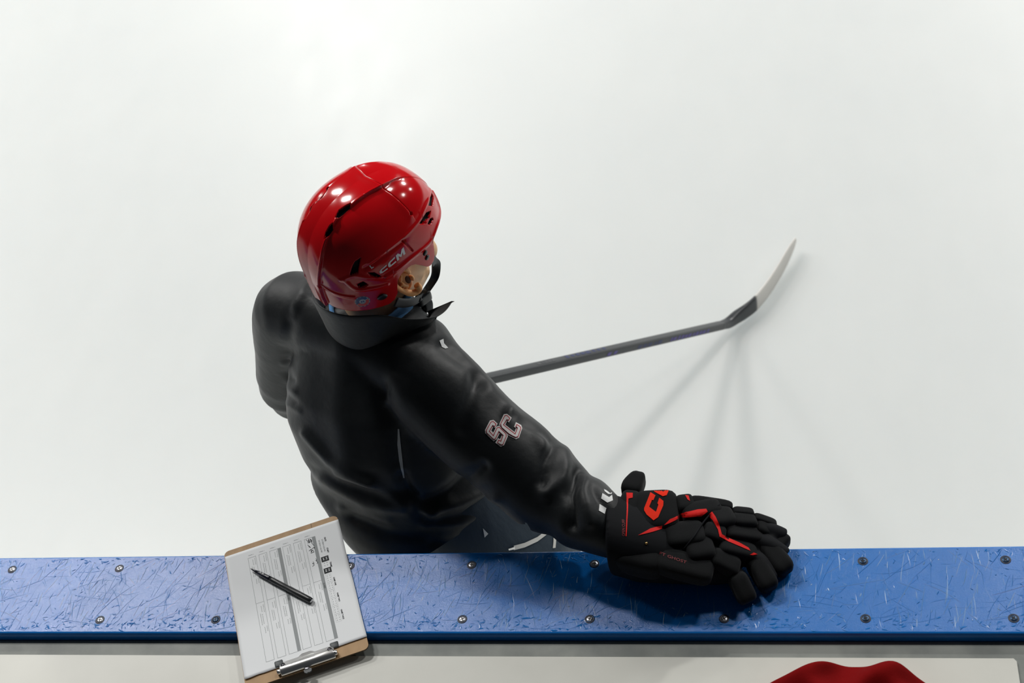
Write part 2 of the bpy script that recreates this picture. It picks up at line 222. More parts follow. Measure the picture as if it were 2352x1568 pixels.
def vnormals(co, polys):
    me = bpy.data.meshes.new('t'); me.from_pydata([tuple(c) for c in co], [], polys); me.update()
    n = np.empty(len(co) * 3); me.vertices.foreach_get('normal', n); bpy.data.meshes.remove(me)
    return n.reshape(-1, 3)

def seg_dist(P, A, B):
    d = B - A; L2 = max(1e-12, float(d @ d))
    t = np.clip(((P - A) @ d) / L2, 0, 1); Q = A + t[:, None] * d
    return np.linalg.norm(P - Q, axis=1), t, Q

def line_dist(P, line):
    best = np.full(len(P), 1e9)
    for a, b in zip(line[:-1], line[1:]):
        d, _, _ = seg_dist(P, np.array(a, float), np.array(b, float)); best = np.minimum(best, d)
    return best

def make_bvh(*objs):
    vs = []; fs = []
    for o in objs:
        k = len(vs); vs += [o.matrix_world @ v_.co for v_ in o.data.vertices]; fs += [tuple(i + k for i in p.vertices) for p in o.data.polygons]
    return BVHTree.FromPolygons(vs, fs)

def flat_fill(bm, outlines):
    for pl in outlines:
        P_ = [V(p) for p in pl]; vs = [bm.verts.new(p) for p in P_]
        n_ = V((0, 0, 0))
        for a, b_ in zip(P_, P_[1:] + P_[:1]): n_ += a.cross(b_)
        n_.normalize(); x = n_.orthogonal().normalized(); y = n_.cross(x)
        for t in tessellate_polygon([[V((p.dot(x), p.dot(y), 0)) for p in P_]]):
            try: bm.faces.new([vs[i] for i in t])
            except ValueError: pass

def decal(name, outlines, bvh, direction, offset, mat, parent, cell=.006, back=.25, snap=.035):
    """flat printed shape (outlines: lists of 3D points near the surface) wrapped on to a surface along one direction"""
    bm = bmesh.new()
    flat_fill(bm, outlines)
    for _ in range(6):
        es = [e for e in bm.edges if e.calc_length() > cell]
        if not es: break
        bmesh.ops.subdivide_edges(bm, edges=es, cuts=1, use_grid_fill=False)
        bmesh.ops.triangulate(bm, faces=bm.faces[:])
    d = V(direction).normalized(); miss = []
    for v_ in bm.verts:
        hit, nrm, idx, dist = bvh.ray_cast(v_.co - d * back, d)
        if hit is None or abs((hit - v_.co).dot(d)) > .12:
            hit, nrm, idx, dist = bvh.find_nearest(v_.co)
            if hit is None or dist > snap: miss.append(v_)
            else: v_.co = hit + (v_.co - hit).normalized() * offset
        else: v_.co = hit - d * offset
    if miss: bmesh.ops.delete(bm, geom=miss, context='VERTS')
    bmesh.ops.recalc_face_normals(bm, faces=bm.faces[:])
    return bm_obj(name, bm, mat, parent)

def ribbon(name, pts, width, thick, side, mat, parent, per=6):
    """strap / band: path with width along side vectors"""
    P = catmull(pts, per); S = catmull(side, per) if isinstance(side, list) else [np.array(side, float)] * len(P)
    st = []
    for (c, t, x, y) in frame_path([V(p) for p in P], [V(s) for s in S]):
        st.append((c, x, y, width / 2, thick / 2, 6))
    vs, fs = loft(st, 16)
    return obj(name, vs, fs, mat, parent)

def text_obj(name, body, size, mat, parent, M, bold=0.0, shear=0.0, extrude=0.0):
    cu = bpy.data.curves.new(name + '_t', 'FONT'); cu.body = body; cu.size = size; cu.offset = bold; cu.shear = shear; cu.extrude = extrude
    cu.resolution_u = 2
    t = bpy.data.objects.new('tmp_t', cu); COL.objects.link(t)
    me = bpy.data.meshes.new_from_object(t.evaluated_get(bpy.context.evaluated_depsgraph_get()))
    bpy.data.objects.remove(t); bpy.data.curves.remove(cu)
    me.transform(M); me.name = name
    me.materials.clear(); me.materials.append(mat)
    o = bpy.data.objects.new(name, me); COL.objects.link(o)
    if parent is not None: o.parent = parent
    return o

# ---------------------------------------------------------------- materials
M = {}
M['black_fabric'] = new_mat('black_fabric', (.0070, .0095, .0115), .52, spec=.36, Sheen_Weight=.14, Sheen_Roughness=.4)
add_noise_bump(M['black_fabric'], 900, .12, .0006); add_noise_bump(M['black_fabric'], 38, .25, .004, 3)
M['navy_fabric'] = new_mat('navy_fabric', (.020, .034, .050), .75, spec=.3, Sheen_Weight=.1)
add_noise_bump(M['navy_fabric'], 60, .35, .004, 4, stretch=(1, 1, .25)); add_noise_bump(M['navy_fabric'], 900, .2, .0006)
M['glove_fabric'] = new_mat('glove_fabric', (.0045, .0055, .0065), .85, spec=.2, Sheen_Weight=.05)
add_noise_bump(M['glove_fabric'], 1300, .45, .0008, 2)
M['glove_dark'] = new_mat('glove_dark', (.004, .005, .007), .8, spec=.2)
M['glove_red'] = new_mat('glove_red', (.72, .010, .008), .62, spec=.2)
M['glove_orange'] = new_mat('glove_orange', (.90, .030, .008), .8, spec=.2)
add_noise_bump(M['glove_orange'], 1500, .5, .0006, 2)
M['glove_print'] = new_mat('glove_print', (.22, .012, .018), .6)
M['helmet_red'] = new_mat('helmet_red', (.60, .0035, .007), .13, spec=.45)
add_noise_bump(M['helmet_red'], 160, .02, .001, 2)
M['helmet_black'] = new_mat('helmet_black', (.004, .004, .005), .6, spec=.3)
M['black_plastic'] = new_mat('black_plastic', (.008, .009, .011), .35)
M['webbing'] = new_mat('webbing', (.008, .011, .016), .55); add_noise_bump(M['webbing'], 1200, .4, .0006, 2)
M['white_print'] = new_mat('white_print', (.80, .82, .82), .6)
M['helmet_print'] = new_mat('helmet_print', (.92, .91, .91), .4)
M['patch_white'] = new_mat('patch_white', (.86, .83, .82), .8)
M['patch_red'] = new_mat('patch_red', (.42, .012, .03), .8)
M['sticker_blue'] = new_mat('sticker_blue', (.015, .06, .22), .35)
M['sticker_red'] = new_mat('sticker_red', (.75, .06, .03), .35)
M['sticker_grey'] = new_mat('sticker_grey', (.55, .57, .58), .35)
M['skin'] = new_mat('skin', (.78, .50, .29), .5, spec=.35, Subsurface_Weight=.12, Subsurface_Radius=(.012, .004, .002), Subsurface_Scale=.6)
add_noise_bump(M['skin'], 500, .1, .0005, 3)
M['ear_skin'] = new_mat('ear_skin', (.85, .42, .16), .45, spec=.35, Subsurface_Weight=.25, Subsurface_Radius=(.012, .004, .002), Subsurface_Scale=.6)
M['hair'] = new_mat('hair', (.09, .05, .025), .7)
M['eye'] = new_mat('eye', (.75, .73, .70), .15)
M['iris'] = new_mat('iris', (.05, .03, .02), .2)
M['shirt_blue'] = new_mat('shirt_blue', (.10, .30, .62), .8); add_noise_bump(M['shirt_blue'], 700, .6, .001, 2)
M['reflective'] = new_mat('reflective', (.50, .50, .47), .5)
M['zip_white'] = new_mat('zip_white', (.62, .61, .57), .6); add_noise_bump(M['zip_white'], 900, .4, .0006, 2)
M['steel'] = new_mat('steel', (.75, .75, .76), .22, 1.0)
M['chrome'] = new_mat('chrome', (.90, .89, .87), .30, 1.0)
M['dark_steel'] = new_mat('dark_steel', (.10, .10, .11), .3, 1.0)
M['brass'] = new_mat('brass', (.75, .50, .20), .25, 1.0)

# ================================================================ SETTING
# ice
M['ice'] = new_mat('ice', (.86, .885, .88), .30, spec=.42, Subsurface_Weight=1.0, Subsurface_Radius=(.9, 1.0, 1.05), Subsurface_Scale=.14)
N, L, b = nodes(M['ice'])
tc = N.new('ShaderNodeTexCoord')
mp = N.new('ShaderNodeMapping'); mp.inputs['Rotation'].default_value = (0, 0, .5); mp.inputs['Scale'].default_value = (1, .35, 1)
n1 = N.new('ShaderNodeTexNoise'); n1.inputs['Scale'].default_value = 9; n1.inputs['Detail'].default_value = 9; n1.inputs['Roughness'].default_value = .62
L.new(tc.outputs['Object'], mp.inputs['Vector']); L.new(mp.outputs['Vector'], n1.inputs['Vector'])
rr = N.new('ShaderNodeMapRange'); rr.inputs['From Min'].default_value = .3; rr.inputs['From Max'].default_value = .7; rr.inputs['To Min'].default_value = .34; rr.inputs['To Max'].default_value = .42
L.new(n1.outputs['Fac'], rr.inputs['Value']); L.new(rr.outputs['Result'], b.inputs['Roughness'])
rc = N.new('ShaderNodeValToRGB'); rc.color_ramp.elements[0].color = (.630, .655, .652, 1); rc.color_ramp.elements[1].color = (.645, .668, .662, 1)
rc.color_ramp.elements[0].position = .3; rc.color_ramp.elements[1].position = .7
n2 = N.new('ShaderNodeTexNoise'); n2.inputs['Scale'].default_value = 2.2; n2.inputs['Detail'].default_value = 6
L.new(tc.outputs['Object'], n2.inputs['Vector']); L.new(n2.outputs['Fac'], rc.inputs['Fac']); L.new(rc.outputs['Color'], b.inputs['Base Color'])
bp = N.new('ShaderNodeBump'); bp.inputs['Strength'].default_value = .25; bp.inputs['Distance'].default_value = .0016
n3 = N.new('ShaderNodeTexNoise'); n3.inputs['Scale'].default_value = 5; n3.inputs['Detail'].default_value = 8
L.new(mp.outputs['Vector'], n3.inputs['Vector']); L.new(n3.outputs['Fac'], bp.inputs['Height']); L.new(bp.outputs['Normal'], b.inputs['Normal'])
ice = box_obj('floor', (-30, -.02, -.6), (30, 58, 0), M['ice'])
tag(ice, 'white scraped rink ice stretching away behind the blue rail', kind='structure')

M['rubber'] = new_mat('rubber_floor', (.05, .052, .055), .8)
noise_color(M['rubber'], (.035, .036, .038), (.08, .08, .082), 120)
bench_floor = box_obj('floor_bench', (-30, -8, .10), (30, -.16, .15), M['rubber'])
tag(bench_floor, 'dark rubber floor of the players bench behind the boards', kind='structure')

M['hdpe_white'] = new_mat('white_plastic', (.70, .71, .68), .4); add_noise_bump(M['hdpe_white'], 90, .05, .001)
wall = box_obj('wall_boards', (-30, -.160, 0), (30, -.012, 1.022), M['hdpe_white'])
tag(wall, 'white plastic dasher boards under the blue cap rail', kind='structure')

# blue rail
RAIL_TOP = 1.07
M['rail_blue'] = new_mat('rail_blue', (.003, .160, .55), .30, spec=.6)
N, L, b = nodes(M['rail_blue'])
tc = N.new('ShaderNodeTexCoord'); vec = tc.outputs['Object']
fine = N.new('ShaderNodeTexNoise'); fine.inputs['Scale'].default_value = 620; fine.inputs['Detail'].default_value = 5; fine.inputs['Roughness'].default_value = .65; L.new(vec, fine.inputs['Vector'])
b1 = N.new('ShaderNodeBump'); b1.inputs['Strength'].default_value = .55; b1.inputs['Distance'].default_value = .0006; L.new(fine.outputs['Fac'], b1.inputs['Height'])
mid = N.new('ShaderNodeTexNoise'); mid.inputs['Scale'].default_value = 45; mid.inputs['Detail'].default_value = 4; L.new(vec, mid.inputs['Vector'])
b2 = N.new('ShaderNodeBump'); b2.inputs['Strength'].default_value = .25; b2.inputs['Distance'].default_value = .002; L.new(mid.outputs['Fac'], b2.inputs['Height']); L.new(b1.outputs['Normal'], b2.inputs['Normal'])
L.new(b2.outputs['Normal'], b.inputs['Normal'])
rmap = N.new('ShaderNodeMapRange'); rmap.inputs['To Min'].default_value = .15; rmap.inputs['To Max'].default_value = .26; L.new(mid.outputs['Fac'], rmap.inputs['Value']); L.new(rmap.outputs['Result'], b.inputs['Roughness'])

M['rail_scratch'] = new_mat('rail_scratch', (.004, .16, .52), .25, spec=.6)
add_noise_bump(M['rail_scratch'], 420, .4, .0007, 3)
M['rail_pale'] = new_mat('rail_pale', (.12, .30, .56), .30, spec=1.0)
rail = empty('cap_rail', (0, 0, 0), 'scratched blue plastic cap rail on top of the boards, full width of the picture', 'rail')
bm = bmesh.new()
# profile with chamfered front lip, run along x
prof = [(0, 1.052), (-.0012, 1.0688), (-.0035, RAIL_TOP), (-.1660, RAIL_TOP), (-.1685, 1.0690), (-.1705, 1.0660), (-.1712, 1.062), (-.1712, 1.050), (-.169, 1.046), (-.166, 1.022), (0, 1.022)]
for x in (-30, 30):
    for y, z in prof: bm.verts.new((x, y, z))
bm.verts.ensure_lookup_table(); n = len(prof)
for i in range(n):
    bm.faces.new([bm.verts[i], bm.verts[(i + 1) % n], bm.verts[n + (i + 1) % n], bm.verts[n + i]])
bm.faces.new([bm.verts[i] for i in range(n)]); bm.faces.new([bm.verts[n + i] for i in reversed(range(n))])
bmesh.ops.recalc_face_normals(bm, faces=bm.faces[:])
bm_obj('rail_plank', bm, M['rail_blue'], rail, smooth=False)

# scratches and gouges: fine V-shaped burrs standing on the plank, too many to count
def scratch(bm, pts, w, h):
    n = len(pts); rows = []
    for i, p in enumerate(pts):
        t = (pts[min(i + 1, n - 1)] - pts[max(i - 1, 0)]).normalized(); s_ = V((-t.y, t.x, 0)); f = math.sin(math.pi * (i + .35) / (n - .3)) ** .6
        if i in (0, n - 1): f = .12
        rows.append([bm.verts.new(p + s_ * w * f + UPZ * .00004), bm.verts.new(p + UPZ * (.00004 + h * f)), bm.verts.new(p - s_ * w * f + UPZ * .00004)])
    for a, b_ in zip(rows[:-1], rows[1:]):
        bm.faces.new([a[0], a[1], b_[1], b_[0]]); bm.faces.new([a[1], a[2], b_[2], b_[1]])
UPZ = V((0, 0, 1))
rs = random.Random(11); bm = bmesh.new(); bm_w = bmesh.new()
def arc(x, y, ang, ln, curve, n):
    pts = []; a = ang - curve / 2
    for i in range(n):
        pts.append(V((x, y, RAIL_TOP))); x += math.cos(a) * ln / (n - 1); y += math.sin(a) * ln / (n - 1); a += curve / (n - 1)
    return [p for p in pts if -.1655 < p.y < -.0045]
for i in range(2300):
    x = rs.uniform(-1.25, 1.15); y = rs.uniform(-.164, -.004); kind = rs.random()
    if kind < .30: a_, ln, w, cv, n = rs.gauss(1.45, .22), rs.uniform(.010, .045), rs.uniform(.0003, .0007), rs.gauss(0, .18), 6
    elif kind < .55: a_, ln, w, cv, n = rs.uniform(0, 3.14), rs.uniform(.015, .08), rs.uniform(.0002, .0004), rs.gauss(0, .25), 8
    elif kind < .90: a_, ln, w, cv, n = rs.uniform(0, 3.14), rs.uniform(.002, .009), rs.uniform(.0004, .0011), rs.gauss(0, .5), 5
    else: a_, ln, w, cv, n = rs.gauss(.9, .5), rs.uniform(.03, .13), rs.uniform(.0002, .0005), rs.gauss(0, .5), 12
    p = arc(x, y, a_, ln, cv, n)
    if len(p) > 2: scratch(bm_w if rs.random() < (.55 if kind < .3 else .22) else bm, p, w, w * rs.uniform(.25, .9))
for i in range(900):
    x = rs.uniform(-1.25, 1.15); y = -.163 + abs(rs.gauss(0, .017)) if i % 3 else -.005 - abs(rs.gauss(0, .010))
    p = arc(x, y, rs.gauss(.2, .8), rs.uniform(.003, .014), rs.gauss(0, .9), 6)
    if len(p) > 2: scratch(bm, p, rs.uniform(.0005, .0018), rs.uniform(.0002, .0006))
sc_o = bm_obj('scratches', bm, M['rail_scratch'], rail, smooth=False); sc_o['kind'] = 'stuff'
sc_o = bm_obj('pale_scratches', bm_w, M['rail_pale'], rail, smooth=False); sc_o['kind'] = 'stuff'

# screws
def screw_mesh(name, mat, r=.0058):
    bm = bmesh.new(); n = 20
    ring = lambda rr_, z: [bm.verts.new((rr_ * math.cos(2 * math.pi * i / n), rr_ * math.sin(2 * math.pi * i / n), z)) for i in range(n)]
    a = ring(r, .0001); b_ = ring(r * .85, .0010); c = ring(r * .5, .0013)
    for p, q in ((a, b_), (b_, c)):
        for i in range(n): bm.faces.new([p[i], p[(i + 1) % n], q[(i + 1) % n], q[i]])
    bm.faces.new(c)
    me = bpy.data.meshes.new(name); bm.to_mesh(me); bm.free(); me.materials.append(mat); me.shade_smooth(); return me
def cross_mesh():
    bm = bmesh.new()
    box(bm, (-.0036, -.0008, .0008), (.0036, .0008, .00150)); box(bm, (-.0008, -.0036, .0008), (.0008, .0036, .00150))
    me = bpy.data.meshes.new('drive_recess'); bm.to_mesh(me); bm.free(); me.materials.append(M['helmet_black']); return me
def ring_mesh():
    bm = bmesh.new(); n = 24
    a = [bm.verts.new((.0086 * math.cos(2 * math.pi * i / n), .0086 * math.sin(2 * math.pi * i / n), .00015)) for i in range(n)]
    c = [bm.verts.new((.0072 * math.cos(2 * math.pi * i / n), .0072 * math.sin(2 * math.pi * i / n), .0009)) for i in range(n)]
    d = [bm.verts.new((.0056 * math.cos(2 * math.pi * i / n), .0056 * math.sin(2 * math.pi * i / n), .00012)) for i in range(n)]
    for p, q in ((a, c), (c, d)):
        for i in range(n): bm.faces.new([p[i], p[(i + 1) % n], q[(i + 1) % n], q[i]])
    me = bpy.data.meshes.new('countersink'); bm.to_mesh(me); bm.free(); me.materials.append(M['counter']); me.shade_smooth(); return me
M['counter'] = new_mat('countersunk_blue', (.002, .012, .04), .5)
M['screw_blue'] = new_mat('screw_blue', (.03, .07, .14), .35, .6)
M['screw_silver'] = new_mat('screw_silver', (.55, .56, .60), .42, 1.0)
sm_s, sm_b, cm, rm = screw_mesh('screw', M['screw_silver']), screw_mesh('screw', M['screw_blue']), cross_mesh(), ring_mesh()
for i, x in enumerate([-1.18, -.959, -.738, -.516, -.293, -.071, .150, .371, .598, .823, 1.045]):
    for j, y in enumerate((-.0285, -.1415)):
        me = sm_b if (x > .5 or x == -.516) else sm_s
        s = bpy.data.objects.new('screw', me); COL.objects.link(s); s.parent = rail
        s.location = (x + random.uniform(-.002, .002), y, RAIL_TOP); s.rotation_euler = (0, 0, random.uniform(0, 1.5))
        for m_, nm in ((cm, 'drive_recess'), (rm, 'countersink')):
            c = bpy.data.objects.new(nm, m_); COL.objects.link(c); c.parent = s

# grey ledge and white shelf board under the rail, bench side
M['ledge_grey'] = new_mat('ledge_grey', (.20, .215, .20), .55)
noise_color(M['ledge_grey'], (.15, .165, .155), (.24, .255, .235), 14, .35, .65, 8)
add_noise_bump(M['ledge_grey'], 300, .15, .001)
SH = 1.052
ledge = box_obj('bench_ledge', (-30, -.44, SH - .03), (30, -.172, SH), M['ledge_grey'], bevel=.002)
tag(ledge, 'grey painted metal ledge running just below the blue rail on the bench side', 'ledge')
M['shelf_white'] = new_mat('shelf_white', (.66, .66, .60), .45); noise_color(M['shelf_white'], (.60, .60, .545), (.68, .68, .625), 6, .3, .7, 6)
N, L, b = nodes(M['shelf_white'])
shelf_bm = bmesh.new()
X0, X1, Y0, Y1, Z0, Z1 = -30, .8190, -.42, -.2055, SH + .0003, SH + .0040
o_ = [(X0, Y0), (X1, Y0), (X1, Y1 - .005), (X1 - .004, Y1), (X0, Y1)]
lo = [shelf_bm.verts.new((x, y, Z0)) for x, y in o_]; hi = [shelf_bm.verts.new((x, y, Z1)) for x, y in o_]
shelf_bm.faces.new(hi); shelf_bm.faces.new(lo[::-1])
for i in range(5): shelf_bm.faces.new([lo[i], lo[(i + 1) % 5], hi[(i + 1) % 5], hi[i]])
bmesh.ops.recalc_face_normals(shelf_bm, faces=shelf_bm.faces[:])
shelf = bm_obj('shelf_board', shelf_bm, M['shelf_white'], smooth=False)
tag(shelf, 'off-white plastic shelf board with clipped corner lying on the grey ledge', 'shelf')

# ================================================================ PERSON
FW = V((.447, .894, 0)); RT = V((.894, -.447, 0)); UP = V((0, 0, 1))
H0 = V((-.1939, .30, 1.5608)); HF = V((.66727, .74480, .00452)); HR = V((.74255, -.66476, -.08201)); HU = HR.cross(HF).normalized() * -1
if HU.z < 0: HU = -HU
HF = HR.cross(HU).normalized()
if HF.y < 0: HF = -HF
HM = Matrix(((HF.x, HR.x, HU.x, H0.x), (HF.y, HR.y, HU.y, H0.y), (HF.z, HR.z, HU.z, H0.z), (0, 0, 0, 1)))
hl = lambda f, r, u: HM @ V((f, r, u))
HAX = (HF, HR, HU)

SHR = V((-.122, .187, 1.300)); SHL = V((-.416, .362, 1.336))
ARM_R = [(-.160, .21, 1.310), (-.1195, .185, 1.2962), (-.0474, .135, 1.2355), (.0216, .09, 1.2037), (.068, .057, 1.1745), (.0965, .036, 1.1700), (.1155, .022, 1.1690), (.136, .010, 1.1640), (.1602, -.008, 1.1650), (.199, -.024, 1.1490), (.228, -.028, 1.143)]
ARM_L = [(-.37, .34, 1.342), (-.416, .362, 1.332), (-.470, .390, 1.205), (-.514, .440, 1.042), (-.43, .545, .945), (-.31, .595, .870)]
NECK0 = V((-.235, .285, 1.35))

# body: one continuous skin
sh = []
sh.append(ellipsoid(hl(-.008, 0, -.005), (.092, .074, .100), HAX))
sh.append(ellipsoid(hl(.040, 0, -.070), (.060, .056, .068), HAX))
sh.append(ellipsoid(hl(.078, 0, -.122), (.022, .024, .018), HAX))
for s in (-1, 1):
    sh.append(tube([hl(-.005, s * .052, -.075), hl(.030, s * .046, -.112), hl(.072, s * .016, -.126)], [.022, .020, .018]))
    sh.append(ellipsoid(hl(.072, s * .036, -.068), (.026, .026, .026), HAX))
sh.append(tube([hl(.094, 0, -.045), hl(.112, 0, -.080)], [.009, .014], n=12))
for s in (-1, 1): sh.append(ellipsoid(hl(.103, s * .011, -.083), (.010, .008, .008), HAX))
sh.append(ellipsoid(hl(.096, 0, -.103), (.010, .022, .006), HAX)); sh.append(ellipsoid(hl(.094, 0, -.112), (.010, .019, .006), HAX))
sh.append(ellipsoid(hl(.082, 0, -.036), (.018, .048, .012), HAX))
sh.append(tube([hl(-.02, 0, -.05), hl(-.018, 0, -.11), NECK0 + UP * .03, NECK0 - UP * .06], [.058, .053, .055, .085], ref=RT))
sh.append(loft([(V((-.115, .195, .80)), RT, FW, .135, .10, 2.3), (V((-.155, .20, .95)), RT, FW, .118, .09, 2.3), (V((-.215, .20, 1.05)), RT, FW, .115, .085, 2.3),
                (V((-.258, .24, 1.18)), RT, FW, .145, .098, 2.3), (V((-.254, .265, 1.29)), RT, FW, .135, .085, 2.3), (V((-.245, .28, 1.345)), RT, FW, .08, .06, 2.2)]))
sh.append(tube([SHL, (-.35, .33, 1.335), (-.25, .283, 1.345), (-.16, .235, 1.335), SHR], [.048, .056, .06, .056, .048]))
sh.append(tube(ARM_R, [.052, .052, .050, .046, .042, .041, .040, .038, .034, .030, .028])); sh.append(tube(ARM_L, [.05, .052, .046, .042, .038, .03]))
sh.append(ellipsoid((.25, -.028, 1.140), (.05, .035, .018)))
for k in range(4): sh.append(tube([(.28, -.001 - .02 * k, 1.138), (.34, -.002 - .024 * k, 1.128), (.385, -.004 - .026 * k, 1.112)], [.009, .009, .008], n=10))
sh.append(tube([(.235, .0, 1.14), (.28, .025, 1.142), (.33, .028, 1.138)], [.011, .010, .009], n=10))
sh.append(ellipsoid((-.318, .592, .872), (.026, .022, .030)))
SD = V((-.497, -.892, .72)).normalized(); GR = V((.309, 1.639, .020)) + SD * 1.47; sz0 = SD.cross(UP).normalized().cross(SD)
for k in range(4):
    c0 = GR + SD * (.027 * (1.5 - k))
    sh.append(tube([c0 - FW * .033 + sz0 * .016, c0 - FW * .020 + sz0 * .026, c0 + FW * .012 + sz0 * .034, c0 + FW * .036 + sz0 * .004], [.008, .008, .008, .007], n=10))
LEG = {}
for s in (-1, 1):
    hip = V((-.115, .195, .80)) + RT * (.075 * s); knee = hip + V((0, 0, -.33)) + FW * .03 + RT * (.03 * s); ank = hip + V((0, 0, -.675)) + RT * (.05 * s) - FW * .0
    LEG[s] = (hip, knee, ank)
    sh.append(tube([hip + UP * .05, hip.lerp(knee, .5), knee, knee.lerp(ank, .4), ank], [.085, .075, .055, .055, .04]))
    sh.append(tube([ank, ank + UP * -.03 + FW * .02, ank + UP * -.045 + FW * .14], [.04, .042, .03]))
co, polys = union(sh, .0055, 5, .5)
person = obj('person', co, polys, M['skin'])
tag(person, 'person in red helmet and black jacket leaning a gloved hand on the blue rail', 'person')

# ears
def ear(s):
    st = []
    c = hl(.006, s * .077, -.056)
    out = (HR * s * .93 - HF * .30 + UP * .05).normalized(); upv = (UP - HF * .22).normalized(); fwd = upv.cross(out) * (1 if s < 0 else -1)
    if fwd.dot(HF) < 0: fwd = -fwd
    helix = [(.006, .012), (.004, .027), (-.008, .033), (-.021, .026), (-.024, .010), (-.019, -.008), (-.011, -.022), (-.001, -.030), (.007, -.026), (.006, -.016)]
    pts = []; rad = []
    for i, (a, b_) in enumerate(helix):
        lift = .006 + .010 * math.sin(math.pi * min(i, 7) / 9)
        pts.append(c + fwd * a + upv * b_ + out * lift)
        rad.append((.0050, .0042) if i < 6 else (.0058, .0062))
    shp = [tube(pts, rad, ref=out, n=12, per=3)]
    shp.append(ellipsoid(c + fwd * -.010 + upv * 0 + out * .001, (.016, .027, .006), (fwd, upv, out)))
    shp.append(tube([c + fwd * -.010 + upv * .018 + out * .009, c + fwd * -.014 + upv * .004 + out * .011, c + fwd * -.008 + upv * -.012 + out * .009], [.003, .0035, .003], n=10, per=3))
    shp.append(ellipsoid(c + fwd * .006 + upv * -.002 + out * .006, (.004, .007, .005), (fwd, upv, out)))
    co_, po_ = union(shp, .0014, 4, .5)
    e = obj('ear', co_, po_, M['ear_skin'], person)
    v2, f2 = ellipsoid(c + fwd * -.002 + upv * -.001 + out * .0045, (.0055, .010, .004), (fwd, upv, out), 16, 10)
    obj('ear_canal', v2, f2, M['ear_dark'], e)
    return e
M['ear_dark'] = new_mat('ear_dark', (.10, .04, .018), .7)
ear(1); ear(-1)
for s in (-1, 1):
    vs, fs = ellipsoid(hl(.082, s * .030, -.055), (.0115, .0115, .0115), HAX, 20, 12); e = obj('eye', vs, fs, M['eye'], person)
    vs, fs = ellipsoid(hl(.0915, s * .030, -.055), (.003, .0052, .0052), HAX, 16, 8); obj('iris', vs, fs, M['iris'], e)
    vs, fs = tube([hl(.094, s * .014, -.034), hl(.092, s * .032, -.029), hl(.080, s * .048, -.034)], [(.003, .0025)] * 3, n=10, per=3); obj('eyebrow', vs, fs, M['hair'], person)

# ---------------- helmet
HA, HB, HCU, HCL, HP = .1262, .1015, .1165, .21, 2.25
hd = {k: [np.array(p) for p in v_] for k, v_ in DATA['helm'].items()}
RIM = [(0, 7), (40, 4), (52, 2), (55.5, -2), (57.5, -18), (60, -22), (65, -23.5), (69, -22), (74, -17), (82, -9), (87, -6.5), (95, -6.5), (100, -9), (104.5, -13), (106.5, -20), (107.5, -27), (112, -32), (118, -33.5), (127, -32), (140, -30), (160, -28), (180, -28)]
rim_el = lambda az: np.radians(np.interp(np.degrees(np.abs((az + math.pi) % (2 * math.pi) - math.pi)), [a for a, b_ in RIM], [b_ for a, b_ in RIM]))
def helm_base(D_):
    c = np.where(D_[:, 2] > 0, HCU, HCL)
    k = (np.abs(D_[:, 0] / HA) ** HP + np.abs(D_[:, 1] / HB) ** HP + np.abs(D_[:, 2] / c) ** HP) ** (-1 / HP)
    return D_ * k[:, None]
def fold(P): Q = P.copy(); Q[:, 1] = np.abs(Q[:, 1]); return Q
def poly_sd(P, pts):
    """signed distance (>0 inside) to a small polygon lying on the shell"""
    pts = np.array(pts); c = pts.mean(0); n_ = c / np.array([HA, HB, HCU]) ** 2; n_ /= np.linalg.norm(n_)
    x = np.cross([0, 0, 1.0], n_); x /= np.linalg.norm(x); y = np.cross(n_, x)
    q = np.stack([(pts - c) @ x, (pts - c) @ y], 1); p = np.stack([(P - c) @ x, (P - c) @ y], 1)
    d = np.full(len(p), 1e9); ins = np.zeros(len(p), bool)
    for i in range(len(q)):
        a, b_ = q[i], q[(i + 1) % len(q)]; e = b_ - a
        t = np.clip(((p - a) @ e) / max(1e-12, e @ e), 0, 1); d = np.minimum(d, np.linalg.norm(p - a - t[:, None] * e, axis=1))
        cond = ((a[1] > p[:, 1]) != (b_[1] > p[:, 1])); xi = (b_[0] - a[0]) * (p[:, 1] - a[1]) / ((b_[1] - a[1]) if abs(b_[1] - a[1]) > 1e-9 else 1e-9) + a[0]
        ins ^= cond & (p[:, 0] < xi)
    sd = np.where(ins, d, -d); sd[np.linalg.norm(P - c, axis=1) > .06] = -1
    return sd
RIDGE = [np.array([.110, .021, .050])] + hd['ridge'] + [hd['ridge'][-1] + np.array([.004, -.004, -.05])]
SEAM = [np.array([.018, 0, .116])] + hd['seam'][1:]
RIDGE = catmull(RIDGE, 5); SEAM = catmull(SEAM, 4)
for k in ('lip', 'chan1', 'low1', 'low2', 'low3'): hd[k] = catmull(hd[k], 4)
